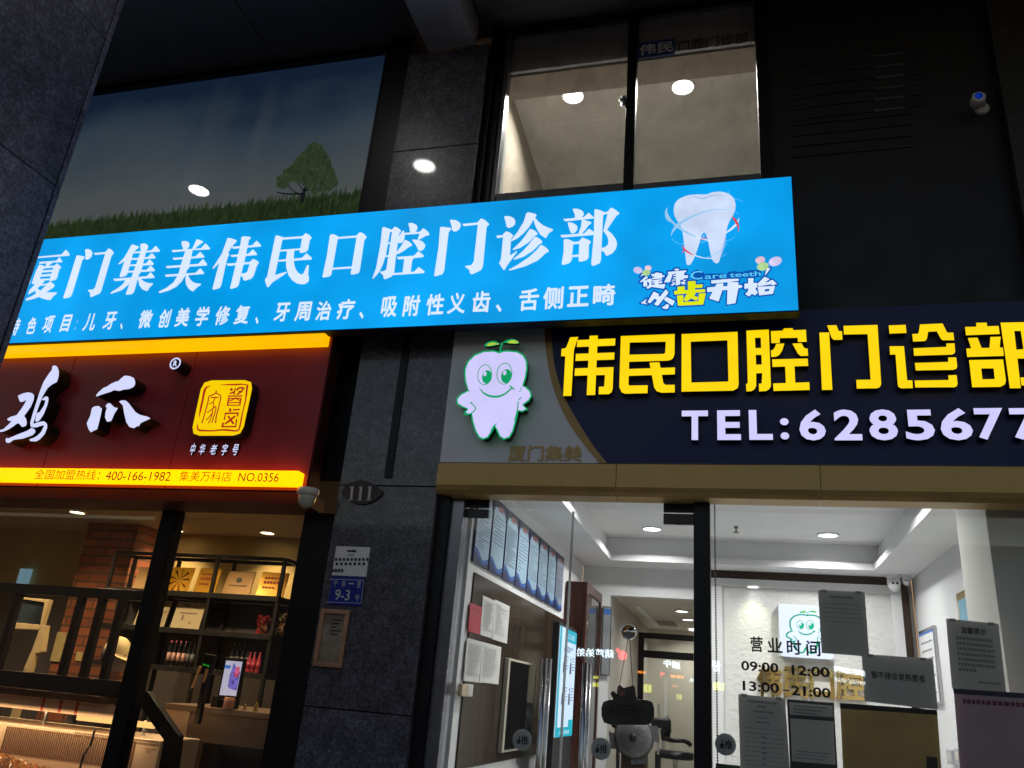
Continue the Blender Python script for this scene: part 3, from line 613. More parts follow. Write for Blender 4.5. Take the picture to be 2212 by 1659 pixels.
for z, p in ((zK, [(1500,300),(1640,235),(1790,280),(1820,330),(1790,480),(1600,520),(1490,450)]), (zK, [(1780,350),(2212,330),(2212,490),(1800,490)]), (zL, [(0,520),(480,510),(500,620),(560,480),(700,455),(900,480),(1100,430),(1380,430),(1390,600),(700,640),(100,680)])):
    pp(g, z, p, LD)
back = g.build('slogan_backing', M_DBL, t)
for a, b in ((0, 6), (6, 11), (11, 13), (13, 14), (14, 15), (15, 17), (17, 20)):
    g = MB()
    for z, p in white_p[a:b]: pp(g, z, p, LD-.0008)
    if a == 17: pp(g, zL, kou[0], LD-.0008, holes=[kou[1]])
    g.build({13: 'arrow_mark', 14: 'heart_mark'}.get(a, 'slogan_character'), M_LTR, back)
g = MB()
for p in yel: pp(g, zK, p, LD-.0008)
g.build('slogan_character', M_YP, back)
for s, z, bl, tr in (('C', zK, (1490, 488), (1782, 262)), ('are', zK, (1835, 470), (2370, 350)), ('teeth', zL, (608, 612), (1366, 452))): g = MB(); text_at(g, s, z(*bl), z(*tr), LD-.001, weight=.012); g.build('slogan_word', MATS['print_pale_cyan'] if 'print_pale_cyan' in MATS else glow('print_pale_cyan', (.10, .60, .95), 1, .05), back)
for z, e, mt in ((zK, (193,250,110,82,10), 'lilac'), (zK, (447,197,82,66,0), 'pink'), (zK, (400,312,98,75,-5), 'green'), (zL, (1357,185,120,88,-15), 'pink'), (zL, (1728,218,165,112,-20), 'lilac'), (zL, (1420,342,144,103,-12), 'green')):
    if 'bal_'+mt not in MATS: glow('bal_'+mt, {'lilac': (.66, .60, .90), 'pink': (.82, .58, .68), 'green': (.45, .70, .30)}[mt], .95, .22, 14)
    g = MB(); kk[0] += 1; pp(g, z, ell(*e), LD-.0012, k=kk[0] % 5); g.build('balloon', MATS['bal_'+mt], t)
settle(t)

# ================================================================== RED DELICATESSEN SIGN
RD = 4.70; SD = 4.615
t = thing('red_shop_sign', 'dark red shop sign with white brush lettering and two glowing yellow strips', 'sign')
rt = at((716, 748), RD); rb = at((662, 1050), RD)
rx, rzt = rt.x, at(z4(2035, 690), RD).z; rzb = at((400, 1050), RD).z - .02
M_RED = plain('red_panel', (.36, .036, .050), .38, 0, .12, 4, .4); M_RED2 = plain('red_side', (.06, .006, .010), .5)
sx = [-7.2] + [at(z4(*p), RD).x for p in ((430, 1000), (1200, 1000))] + [rx]
for i in range(3): MB().box((sx[i]+.003, RD-5, rzb), (sx[i+1]-.003, RD-5+.02, rzt)).build('panel', M_RED, t, .002)
MB().box((-7.2, RD-5+.0205, rzb-.005), (rx+.004, -.155, rzt)).build('carcass', M_RED2, t)
lip = at((400, 1082), 4.95)
MB().hexa([(-7.2, RD-5+.01, rzb-.006), (rx, RD-5+.01, rzb-.006), (rx, RD-5+.03, rzb-.08), (-7.2, RD-5+.03, rzb-.08)], [(-7.2, -.02, rzb-.006), (rx, -.02, rzb-.006), (rx, -.02, rzb-.10), (-7.2, -.02, rzb-.10)]).build('lower_trim', plain('maroon_trim', (.10, .018, .022), .5), t)
M_YT = glow('strip_amber', (1.1, .53, .0), 1.0, .07, 2.5); M_YB = glow('strip_yellow', (2.2, .84, .0), 1.0, .05, 2.5)
e1, e2 = at(z4(2055, 672), SD), at(z4(2042, 742), SD)
MB().box((-7.2, SD-5, e2.z), (e1.x, RD-5-.001, max(e1.z, bzb-.002))).build('light_strip', M_YT, t, .006)
f1, f2 = at(z4(1888, 1552), SD), at(z4(1870, 1640), SD)
strip = MB().box((-7.2, SD-5, f2.z), (f1.x, RD-5-.001, f1.z)).build('light_strip', M_YB, t, .006)
for s, bl, tr in (('全国加盟热线：', (212, 1606), (640, 1548)), ('400-166-1982', (662, 1612), (1086, 1560)), ('集美万科店', (1128, 1618), (1470, 1558)), ('NO.0356', (1502, 1620), (1768, 1568))): g = MB(); text_at(g, s, z4(*bl), z4(*tr), SD-.002, weight=-.004 if s[0] in '全集' else 0); g.build('lettering', MATS.get('brown_vinyl') or plain('brown_vinyl', (.10, .02, .005), .5), strip)
# brush letters, standing off the panel
M_BR = glow('brush_white', (.66, .69, 1.0), .97, .05, 6); M_SIDE = plain('letter_return', (.012, .011, .02), .4, .3, .2, 9)
zN_ = Zm(0, 1420, .22906); zO = Zm(320, 1420, .20796); LDr = 4.575
ji = [[(310,710),(400,670),(480,650),(560,665),(597,705),(590,780),(540,900),(470,1000),(420,1065),(455,1110),(470,1190),(455,1235),(400,1258),(365,1240),(340,1200),(305,1190),(240,1240),(150,1300),(50,1340),(-20,1345),(-20,1310),(50,1300),(140,1220),(205,1155),(150,1150),(118,1120),(180,1080),(290,1050),(380,930),(430,850),(460,780),(400,820),(345,815)],
 [(915,190),(960,180),(1000,205),(1028,280),(1025,370),(995,470),(900,520),(830,580),(740,730),(690,860),(640,1000),(600,1130),(580,1200),(700,1165),(770,1155),(820,1200),(825,1270),(780,1380),(700,1470),(630,1510),(525,1505),(510,1470),(570,1455),(650,1410),(720,1340),(775,1225),(700,1240),(640,1265),(540,1262),(525,1190),(560,1060),(620,870),(690,650),(760,470),(850,330),(905,260)],
 [(720,785),(790,722),(840,728),(848,775),(825,880),(760,1040),(700,1130),(640,1175),(612,1140),(640,1010),(690,1000),(770,880),(795,790)],
 [(95,1480),(110,1445),(150,1455),(300,1390),(480,1320),(550,1270),(610,1300),(620,1345),(570,1400),(400,1460),(240,1480),(165,1535),(110,1530)]]
zhua = [[(860,395),(960,405),(1040,445),(1065,530),(1050,590),(1010,625),(940,655),(840,665),(760,690),(650,675),(600,705),(480,740),(320,798),(305,785),(340,730),(450,630),(510,610),(600,550),(690,510),(740,500),(800,440)],
 [(230,1020),(280,985),(370,980),(400,1020),(425,1025),(400,1150),(365,1300),(330,1430),(265,1455),(210,1490),(165,1430),(128,1315),(200,1160),(215,1080)],
 [(530,930),(575,925),(660,1005),(730,1020),(700,1070),(655,1140),(620,1230),(600,1270),(520,1285),(480,1200),(490,1100),(520,1010),(485,990)],
 [(750,895),(800,870),(880,875),(940,930),(1000,1010),(1070,1100),(1150,1150),(1300,1185),(1360,1222),(1250,1270),(1165,1310),(1130,1375),(1110,1360),(1040,1408),(950,1385),(890,1290),(850,1130),(825,970)]]
for z, ps in ((zN_, ji), (zO, zhua)):
    g, f = MB(), MB()
    for i, p in enumerate(ps): pp(g, z, rc(p, 14), LDr+i*.0007, RD-LDr-.004); pp(f, z, rc(p, 14), LDr-.002-i*.0004)
    b = g.build('brush_letter', M_SIDE, t); f.build('lit_face', M_BR, b)
c = at(zO(1835, 163), LDr); rr = abs(at(zO(1945, 150), LDr).x - c.x)
b = disc(MB(), c, rr*1.0, 0, RD-LDr-.004).build('registered_mark', M_SIDE, t)
g = MB(); n = 30
ring = [[Vector((c.x+r_*math.cos(2*math.pi*k/n), c.y-.002, c.z+r_*math.sin(2*math.pi*k/n))) for k in range(n)] for r_ in (rr*.98, rr*.72)]
g.poly(ring); text_on(g, 'R', (c.x-rr*.34, c.y-.002, c.z-rr*.46), (rr*.72, 0, 0), (0, 0, rr*.94), weight=.05); g.build('lit_face', M_BR, b)
# seal plaque
zQ = Zm(740, 1500, .205); QD = 4.60
outl = rc([(345,105),(1345,98),(1110,1182),(110,1185)], 175)
M_SEAL = glow('seal_yellow', (.92, .60, .0), 1.0, .05); M_SRED = glow('seal_red', (.43, .012, .010), .9, .08)
g = MB(); pp(g, zQ, outl, QD, RD-QD-.004); b = g.build('seal_plaque', M_SIDE, t)
g = MB(); pp(g, zQ, outl, QD-.002); f = g.build('lit_face', M_SEAL, b)
rib(zQ, [([(497,210),(410,250),(375,330),(345,480),(310,640),(290,740),(275,830)], (8,34,44,38,38,26,8)), ([(258,950),(240,1010),(275,1075),(400,1085),(550,1088),(700,1072),(830,1075),(1020,1085),(1070,1000),(1100,850),(1130,700),(1180,500),(1205,300),(1218,190)], (8,24,34,30,26,30,36,28,28,28,22,26,36,36)), ([(1235,195),(1100,180),(1000,186),(850,188),(680,190)], (14,24,28,24,6))], M_SRED, 'seal_border', f, QD-.003)
rib(zQ, [([(607,300),(600,350),(520,395),(465,430),(450,520),(400,700),(330,940)], 22), ([(600,355),(680,390),(695,450),(655,640),(612,800),(595,940)], 22), ([(505,440),(660,438)], 22), ([(590,445),(550,520),(470,572)], 18), ([(550,520),(550,640),(430,735)], 18), ([(550,640),(520,760),(410,880)], 18), ([(548,640),(520,800),(455,945)], 18), ([(560,640),(600,620),(590,720),(520,935)], 20)], M_SRED, 'seal_character', f, QD-.003)
rib(zQ, [([(885,265),(925,298)], 46), ([(985,250),(970,300),(950,380)], (16,26,36)), ([(870,365),(950,330)], 28), ([(1000,300),(1060,252),(1160,255)], 32), ([(1140,260),(1090,330),(1010,380)], 30), ([(1040,320),(1120,320)], 24), ([(835,412),(1120,408)], 26), ([(858,440),(828,598)], 32), ([(850,462),(1100,455)], 24), ([(1092,455),(1068,590)], 28), ([(870,505),(940,480),(980,440)], 20), ([(985,440),(1030,480),(1090,505)], 20), ([(860,540),(1080,535)], 20), ([(825,592),(1070,588)], 20)], M_SRED, 'seal_character', f, QD-.003)
rib(zQ, [([(882,650),(880,720)], 42), ([(930,680),(1070,672)], 28), ([(775,748),(1050,742)], 30), ([(790,745),(765,880)], 24), ([(1035,745),(1020,810)], 28), ([(838,800),(880,850)], 36), ([(978,800),(880,880),(780,955)], (34,40,30)), ([(880,860),(950,955)], 40), ([(750,930),(722,1015)], 36), ([(715,1008),(990,1008)], 28), ([(1008,855),(988,1015)], 26)], M_SRED, 'seal_character', f, QD-.003)
g, f = MB(), MB()
for s, bl, tr in (('中', (80, 1560), (225, 1330)), ('华', (255, 1550), (412, 1348)), ('老', (470, 1550), (640, 1352)), ('字', (690, 1565), (850, 1345)), ('号', (900, 1565), (1062, 1350))):
    text_at(g, s, zQ(*bl), zQ(*tr), 4.675, .02, weight=.02, shear=.12); text_at(f, s, zQ(*bl), zQ(*tr), 4.6735, weight=.014, shear=.12)
b = g.build('small_lettering', M_SIDE, t); f.build('lit_face', M_BR, b)
settle(t)

# ================================================================== CLINIC SIGN
CD = 4.80
t = thing('clinic_sign', 'dental clinic sign with yellow channel letters and a tooth emblem on navy and grey', 'sign')
pl, pb = at((983, 708), CD), at((950.5, 997.7), CD)
pxl, pzb = (pl.x+pb.x)/2, (pb.z + at((1900, 1006), CD).z)/2; pzt = at((2000, 658), CD).z
PXR = 2.9
M_GREY = plain('grey_composite', (.78, .77, .82), .42, .1, .05, 3); M_NAVY = plain('navy_film', (.006, .013, .10), .5, 0, .12, 3); M_GOLDB = plain('bronze_film', (.34, .21, .07), .35, .4, .12, 8)
MB().box((pxl, CD-5, pzb), (PXR, CD-5+.06, pzt)).build('panel', M_GREY, t, .002)
outer = [(1313,610),(1310,700),(1325,850),(1355,1000),(1410,1150),(1480,1280),(1560,1390),(1650,1497)]; inner = [(1362,610),(1355,720),(1370,880),(1405,1010),(1455,1130),(1530,1260),(1620,1400),(1705,1505)]
def edge(pts, D):
    w = [at(z5(*p), D) for p in cr(pts, 4)]; w = [Vector((q.x, q.y, min(max(q.z, pzb+.002), pzt-.002))) for q in w]
    w[-1].z = pzb+.002; w[0].z = pzt-.002; return w
eo, ei = edge(outer, CD-.004), edge(inner, CD-.004)
MB().poly([eo + ei[::-1]], (0, .003, 0)).build('gold_band', M_GOLDB, t)
ei2 = edge(inner, CD-.0035)
MB().poly([ei2 + [Vector((PXR, CD-5-.0035, pzb+.002)), Vector((PXR, CD-5-.0035, pzt-.002))]], (0, .003, 0)).build('navy_field', M_NAVY, t)
# fascia under the panel, in three lengths with a rounded lip
fx = [pxl-.01, at(zA(1080, 60), CD).x, at(zB(755, 60), CD).x, PXR]
fzl = at((1000, 1047), CD).z; fz0 = at((1100, 1066), CD+.01).z
M_FASC = plain('bronze_fascia', (.56, .36, .12), .38, .35, .10, 4)
for i in range(3):
    a, b = fx[i]+.002, fx[i+1]-.002
    prof = [(CD-5, pzb-.004), (CD-5, fzl), (CD-5+.012, fzl-.03), (CD-5+.04, fz0), (-.02, fz0-.004), (-.02, pzb-.004)]
    MB().hexa([(a, *prof[0]), (a, *prof[1]), (b, *prof[1]), (b, *prof[0])], [(a, *prof[5]), (a, prof[4][0], prof[1][1]), (b, prof[4][0], prof[1][1]), (b, *prof[5])]).add(
        [(a, *prof[1]), (a, *prof[2]), (a, *prof[3]), (a, *prof[4]), (b, *prof[1]), (b, *prof[2]), (b, *prof[3]), (b, *prof[4])], [(0, 1, 5, 4), (1, 2, 6, 5), (2, 3, 7, 6), (0, 3, 2, 1), (4, 5, 6, 7)]).build('fascia', M_FASC, t)
# channel letters
YD = 4.745
zF = Zm(2220, 1290, .22604); zG = Zm(2700, 1270, .25316); zH = Zm(3240, 1260, .20796); zI = Zm(3636, 1250, .20796)
M_YEL = glow('letter_yellow', (1.0, .68, .0), 1.0, .06, 5); M_RET = plain('dark_return', (.02, .012, .006), .4, .2, .2, 9)
def letter(name, z, polys, face, D=YD):
    g, f = MB(), MB()
    for i, p in enumerate(polys):
        o, h = (p[0], p[1:]) if hasattr(p[0][0], '__len__') else (p, [])
        pp(g, z, o, D+i*.0006, CD-D-.005-i*.0006, holes=h); pp(f, z, o, D-.002-i*.0004, holes=h)
    b = g.build(name, M_RET, t); f.build('lit_face', face, b)
letter('yellow_letter', zF, [[(268,262),(412,254),(335,482),(288,1297),(145,1300),(182,596),(108,597),(117,463),(178,458),(205,425)], [(400,310),(1068,282),(1062,407),(385,434)], [(370,555),(1052,530),(1048,655),(362,680)], [(355,812),(1036,788),(1020,1180),(1000,1235),(950,1268),(772,1270),(778,1137),(870,1133),(885,928),(345,942)], [(612,235),(758,230),(710,1282),(560,1285)]], M_YEL)
letter('yellow_letter', zF, [[(1165,240),(1325,233),(1300,1090),(1315,1115),(1640,1110),(1637,1250),(1240,1260),(1180,1235),(1137,1140)], [(1165,240),(2118,202),(2115,335),(1165,358)], [(1962,300),(2118,205),(2115,560),(2090,630),(2040,665),(1980,675),(1310,695),(1312,570),(1920,555),(1950,535)], [(1302,822),(2122,795),(2120,917),(1302,945)], [(1672,710),(1848,702),(1915,1065),(1950,1103),(2118,1102),(2118,1238),(1880,1242),(1800,1215),(1755,1150)]], M_YEL)
letter('yellow_letter', zG, [[[(105,262),(988,225),(1005,1060),(990,1115),(920,1155),(103,1172)], [(248,382),(828,360),(845,1000),(830,1012),(258,1028)]]], M_YEL)
letter('yellow_letter', zG, [[[(1128,208),(1482,190),(1515,1080),(1490,1130),(1440,1160),(1330,1168),(1325,1048),(1370,1040),(1378,878),(1282,882),(1282,1080),(1260,1130),(1210,1162),(1128,1168),(1122,1052),(1150,1035)], [(1262,322),(1355,318),(1362,480),(1270,485)], [(1275,590),(1365,590),(1370,742),(1280,745)]],
 [(1515,215),(1700,207),(1720,172),(1855,168),(1870,200),(2068,193),(2080,383),(1942,387),(1938,320),(1655,325),(1655,402),(1522,405)], [(1598,415),(1728,410),(1695,520),(1650,590),(1600,618),(1520,624),(1517,520),(1550,510),(1580,465)], [(1855,412),(1998,405),(2035,470),(2060,490),(2095,490),(2103,605),(1985,608),(1940,570)], [(1535,662),(2097,647),(2105,765),(1540,780)], [(1740,770),(1888,768),(1900,1030),(1752,1035)], [(1550,1042),(2122,1022),(2128,1145),(1558,1160)]], M_YEL)
letter('yellow_letter', zH, [[(180,338),(368,335),(430,1438),(230,1442)], [(328,200),(508,195),(550,308),(615,310),(625,475),(460,478),(415,440),(380,340)], [(645,208),(1298,190),(1370,1330),(1340,1390),(1290,1410),(900,1415),(890,1247),(1165,1243),(1108,367),(652,375)]], M_YEL)
dz = 3636-3240
letter('yellow_letter', zI, [[((x-dz/.20796), y+10/.20796) for x, y in q] for q in ([(1515,200),(1840,188),(1855,345),(1528,358)], [(1530,602),(1808,598),(1868,1255),(1970,1258),(1978,1407),(1750,1410),(1700,1380),(1685,1310),(1645,760),(1540,762)])] +
 [[(210,230),(645,210),(725,370),(745,388),(852,385),(870,533),(650,535),(615,510),(535,362),(368,370),(345,500),(320,540),(280,552),(78,558),(62,415),(165,408),(185,390)], [(85,688),(720,660),(718,595),(875,592),(888,750),(870,790),(820,810),(97,832)], [(112,970),(755,950),(752,865),(908,862),(928,1040),(905,1085),(850,1103),(130,1115)], [(108,1308),(760,1298),(755,1208),(915,1203),(935,1370),(915,1420),(870,1438),(120,1442)]], M_YEL)
letter('yellow_letter', zI, [[(1078,278),(1295,272),(1290,198),(1495,195),(1502,265),(1722,258),(1745,413),(1095,438)], [(1132,490),(1318,482),(1395,680),(1548,680),(1565,470),(1763,465),(1745,672),(1805,672),(1825,835),(1120,855),(1100,693),(1195,688)], [[(1155,915),(1810,902),(1865,1310),(1845,1380),(1760,1430),(1215,1438)], [(1388,1075),(1628,1075),(1650,1280),(1412,1285)]],
 [(1760,195),(2005,190),(2150,1455),(1940,1458)], [(1990,190),(2420,182),(2430,350),(2005,355)], [(2150,352),(2420,345),(2415,640),(2350,760),(2212,885),(2080,885),(2058,715),(2190,705),(2200,690)], [(2250,860),(2430,800),(2480,1300),(2420,1390),(2165,1405),(2140,1250),(2290,1245)]], M_YEL)
M_WL = glow('letter_white', (.62, .60, .98), 1.0, .06, 6)
for s, x0, x1, yt, yb in (('T', 42, 208, 1172, 1359), ('E', 268, 413, 1170, 1359), ('L', 470, 612, 1168, 1358), (':', 668, 717, 1220, 1356), ('6', 790, 945, 1165, 1362), ('2', 1010, 1170, 1165, 1361), ('8', 1234, 1396, 1164, 1361), ('5', 1464, 1628, 1166, 1361), ('6', 1688, 1864, 1156, 1361), ('7', 1912, 2068, 1156, 1357), ('7', 2138, 2300, 1156, 1357)):
    g, f = MB(), MB(); text_at(g, s, z6(x0, yb), z6(x1, yt), YD, CD-YD-.005, weight=.028); text_at(f, s, z6(x0, yb), z6(x1, yt), YD-.002, weight=.028)
    b = g.build('white_letter', M_RET, t); f.build('lit_face', M_WL, b)
g = MB(); text_at(g, '厦门集美', z5(1075, 1492), z5(1548, 1392), CD-.005, weight=.03); g.build('faded_lettering', plain('faded_gold', (.72, .48, .20), .5), t)
# tooth emblem
M_MW = glow('emblem_white', (.60, .57, .93), 1.0, .05, 5); M_MG = glow('emblem_green', (.0, .36, .125), .9, .06, 6); M_ML = glow('emblem_leaf', (.46, .62, .04), .95, .1, 8)
BODY = [(790,340),(700,312),(560,320),(430,370),(340,460),(300,560),(295,650),(310,760),(345,875),(230,940),(180,1000),(185,1055),(250,1095),(340,1135),(300,1185),(330,1208),(390,1195),(410,1320),(450,1450),(500,1540),(550,1562),(610,1540),(680,1430),(720,1372),(760,1440),(800,1530),(850,1562),(920,1540),(970,1450),(1010,1300),(1045,1155),(1110,1165),(1170,1140),(1110,1078),(1200,1010),(1235,950),(1220,890),(1160,830),(1112,810),(1150,680),(1170,560),(1165,450),(1120,370),(1040,325),(900,312),(830,318)]
LEAF_L = [(800,205),(740,165),(680,158),(610,180),(568,218),(600,238),(690,230),(760,212)]; LEAF_R = [(835,180),(880,150),(960,128),(1030,145),(1070,180),(1040,198),(960,195),(880,185)]
def emblem(mapper, white, green, leaf, parent, ow=46, mk=1., names=('outline', 'lit_face', 'marks', 'leaf')):
    """mapper(points, layer) -> 3D points; used for the sign and again for the light box indoors"""
    go, gw = MB(), MB()
    for q in ribbon(BODY+[BODY[0]], ow, curve=False): go.poly([mapper(q, 0)])
    for c in BODY: go.poly([mapper(ell(c[0], c[1], ow/2, ow/2, 0, 10), 0)])
    for l in (LEAF_L, LEAF_R): go.poly([mapper(cr(l, 3, True), 0)])
    for q in ribbon([(790, 335), (805, 255), (828, 180)], 24): go.poly([mapper(q, 0)])
    gw.poly([mapper(rc(BODY, 14), 1)])
    for nm, items in (('mouth', (([(497,840),(560,910),(640,950),(720,962),(800,950),(880,910),(965,835)], (8,24,30,30,28,24,20)), ([(935,805),(1000,858)], 20))), ('arm_line', (([(360,870),(335,888)], 10), ([(372,1040),(400,1075),(440,1120),(420,1170),(350,1215),(265,1215)], (30,14,16,16,18,20)))), ('arm_line', (([(1110,820),(1075,895)], 10), ([(1100,970),(1062,1010)], 14), ([(1055,1030),(1045,1150),(1005,1310)], 16))), ('root_line', (([(745,1350),(700,1390),(660,1460)], 16),))):
        gm = MB()
        for pts, w in items:
            for q in ribbon(pts, [a*mk for a in w] if hasattr(w, '__len__') else w*mk): gm.poly([mapper(q, 2)])
        gm.build(nm, green, parent)
    for (cx, cy, rx_, ry_), pu in (((573, 645, 100, 145), (605, 676, 70, 98, 8)), ((857, 630, 108, 152), (885, 666, 76, 102, 10))):
        e = ell(cx, cy, rx_, ry_, 6, 30); gm = MB()
        for q in ribbon(e+[e[0]], 11*mk, curve=False): gm.poly([mapper(q, 2)])
        gm.poly([mapper(ell(*pu), 2)]); gm.build('eye', green, parent)
    for e in ((577, 632, 22, 36, 10), (862, 618, 24, 36, 12)): gw.poly([mapper(ell(*e, 16), 3)])
    for l in ([(780,205),(700,180),(630,192),(602,224),(650,228),(720,212)], [(900,180),(960,148),(1030,156),(1060,180),(1020,193),(950,190)]): MB().poly([mapper(cr(l, 3, True), 1)]).build(names[3], leaf, parent)
    b = go.build(names[0], green, parent)
    gw.build(names[1], white, parent); return b
zM = Zm(1780, 1320, .27723); MD = 4.715
g = MB(); pp(g, zM, rc(BODY, 10), MD, CD-MD-.005)
for l in (LEAF_L, LEAF_R): pp(g, zM, cr(l, 3, True), MD, .03)
bd = g.build('tooth_emblem', M_RET, t)
emblem(lambda pts, k: [at(zM(*p), MD-.002-k*.0007) for p in pts], M_MW, M_MG, M_ML, bd)
settle(t)

# ================================================================== SMALL THINGS ON THE PIER
def slab(mb, z, tl, br, D, th=.012):        # upright plate between two pixels, front at depth D
    a, b = at(z(*tl), D), at(z(*br), D); return mb.box((min(a.x, b.x), D-5, min(a.z, b.z)), (max(a.x, b.x), D-5+th, max(a.z, b.z)))
def plate(mb, z, bl, tr, D, th=.012): return slab(mb, z, (bl[0], bl[1]), (tr[0], tr[1]), D, th)
def quad(mb, z, pts, D, th=.002): return mb.poly([[at(z(*p), D) for p in pts]], (0, th, 0))
zE = Zm(1150, 1900, .70637)
PF = 4.85
M_INK = plain('ink', (.03, .03, .035), .6); M_GREYW = plain('grey_white', (.66, .66, .66), .5)
t = thing('house_number_plaque', 'dark brown pointed oval plaque reading 111 on the granite pier', 'house number')
pts = cr([(470,1085),(560,955),(700,900),(830,892),(960,940),(1070,1020),(1130,1085),(1050,1180),(920,1250),(800,1275),(650,1250),(540,1180)], 3, True)
pp_ = MB(); pp(pp_, z8, pts, PF-.016, .0155); pp_.build('plaque', plain('brown_lacquer', (.030, .008, .008), .3), t, .002)
g = MB()
for x in (600, 742, 886): 
    for q in ([(x+22,985),(x+62,985),(x+38,1200),(x-2,1200)], [(x-4,1010),(x+22,985),(x+30,985),(x+24,1012)], [(x-22,1195),(x+55,1195),(x+53,1210),(x-24,1210)]): pp(g, z8, q, PF-.0175)
g.build('numeral', plain('dull_silver', (.66, .62, .63), .4), t); settle(t)
t = thing('notice_plate', 'small white notice plate above the blue address plate on the pier', 'notice')
plate(MB(), zN, (140, 455), (605, 118), PF-.012).build('board', plain('notice_white', (.92, .88, .88), .35), t, .002)
g = MB(); rnd = random.Random(5)
for y, n, x0 in ((265, 9, 180), (318, 7, 190)):
    for k in range(n):
        x = x0+k*(47 if n == 9 else 54); quad(g, zN, [(x,y-18),(x+30,y-16),(x+28,y+18),(x-2,y+16)], PF-.0135, .0008)
for q in ([(330,150),(440,155),(430,178),(325,172)], [(395,145),(440,160),(425,182),(398,165)], [(335,205),(410,208),(408,216),(334,213)]): quad(g, zN, q, PF-.0135, .0008)
for k in range(4): quad(g, zN, [(140+k*38,378),(170+k*38,380),(166+k*38,420),(136+k*38,418)], PF-.0135, .0008)
g.build('printed_marks', M_INK, t); settle(t)
t = thing('address_plate', 'blue enamel address plate reading 9-3 on the granite pier', 'address plate')
M_ENAM = plain('blue_enamel', (.010, .035, .34), .18, 0, .05, 3, .5, 0, .5)
plate(MB(), zN, (88, 806), (540, 484), PF-.012).build('plate', M_ENAM, t, .003)
g = MB()
for q in ([(118,500),(525,512),(523,518),(117,506)], [(82,775),(495,790),(494,796),(81,781)], [(525,512),(531,512),(500,790),(494,790)]): quad(g, zN, q, PF-.0135, .0008)
text_at(g, '宁', zN(160, 590), zN(215, 515), PF-.0138); text_at(g, '海', zN(255, 594), zN(312, 519), PF-.0138); text_at(g, '一', zN(345, 562), zN(410, 550), PF-.0138); text_at(g, '里', zN(440, 602), zN(500, 527), PF-.0138)
text_at(g, '9-3', zN(172, 752), zN(368, 634), PF-.0138, weight=.008); text_at(g, '号', zN(418, 764), zN(480, 692), PF-.0138); g.build('lettering', M_GREYW, t); settle(t)
t = thing('framed_certificate', 'copper coloured picture frame under the blue address plate on the pier', 'frame')
A, B = at(zE(150, 1082), PF), at(zE(362, 768), PF)
x0, x1, z0, z1_ = A.x, B.x, A.z, B.z; w = .028
MB().box((x0, -.178, z0), (x0+w, -.151, z1_)).box((x1-w, -.178, z0), (x1, -.151, z1_)).box((x0+w, -.178, z0), (x1-w, -.151, z0+w)).box((x0+w, -.178, z1_-w), (x1-w, -.151, z1_)).build('frame', plain('copper_frame', (.62, .36, .24), .3, .6, .1, 9), t, .004)
MB().box((x0+w, -.158, z0+w), (x1-w, -.1512, z1_-w)).build('licence_sheet', plain('silvered_sheet', (.42, .37, .28), .15, .25, .45, 5), t)
g = MB()
for k in range(5): g.box((x0+w+.05, -.1592, z1_-w-.04-k*.022), (x1-w-.02-(k % 3)*.02, -.1582, z1_-w-.032-k*.022))
g.build('printed_lines', M_INK, t); settle(t)
c = at(z7(1745, 95), 4.69)
t = thing('dome_camera', 'pale dome camera hanging under the right end of the red sign', 'camera')
MB().lathe((c.x, c.y, c.z), [(.070, .02), (.074, 0), (.072, -.02), (.055, -.028)], 24).build('base', plain('dome_white', (.85, .78, .68), .4), t, smooth=True)
MB().lathe((c.x, c.y, c.z-.029), [(.060, 0), (.060, -.02), (.050, -.052), (.032, -.073), (.008, -.082)], 24).build('dome', plain('dome_smoke', (.62, .57, .50), .25, 0, .05, 4, .5), t, smooth=True); settle(t)
c = at(z3(1925, 600), 4.80); c2 = at(z3(1942, 685), 4.98)
t = thing('security_camera', 'small white camera with a blue lens on the dark upper wall', 'camera')
MB().lathe((c2.x, -.03, c2.z), [(.046, .028), (.046, .006), (.038, 0)], 24, 'y').build('base', plain('cam_white', (.75, .72, .70), .45), t, .003)
MB().tube([(c2.x, -.031, c2.z+.01), (c2.x-.004, -.09, c2.z+.05), (c.x, -.13, c.z-.03)], .016).build('arm', MATS['cam_white'], t, smooth=True)
MB().lathe((c.x, -.19, c.z), [(.032, 0), (.042, .008), (.042, .06), (.036, .09)], 24, 'y').build('body', MATS['cam_white'], t, smooth=True)
MB().lathe((c.x-.002, -.199, c.z+.002), [(.008, -.004), (.020, 0), (.026, .0085)], 20, 'y').build('lens', glow('lens_blue', (.0, .05, .55), .30, .6, 60, .1), t, smooth=True); settle(t)

# ================================================================== GROUND FLOOR GLAZING
# clinic entrance: frame, two leaves, transom
jx = at(zA(230, 130), 5).x; m0, m1 = at(zA(1524, 600), 5).x, at(zA(1618, 600), 5).x; dz_ = at(zA(830, 200), 5).z; ztop = fz0+.02
seam = at(zA(800, 900), 5).x
t = thing('clinic_door', 'frameless double glass door of the dental clinic with steel pull handles', 'door')
MB().box((xr+.002, -.09, 0), (jx-.075, .10, ztop)).build('jamb', M_BLACK, t, .003)
MB().box((jx-.074, -.05, 0), (jx+.012, .08, ztop)).build('jamb_lining', plain('grey_lining', (.26, .27, .31), .25, .7, .08, 6), t, .003)
MB().box((m0, -.06, 0), (m1, .09, ztop)).build('post', M_BLACK, t, .003)
MB().box((jx+.013, .014, dz_+.004), (m0-.001, .024, ztop)).build('transom_pane', M_GLASS, t)
M_EDGE = plain('glass_edge', (.50, .56, .55), .15, .2, .05, 9)
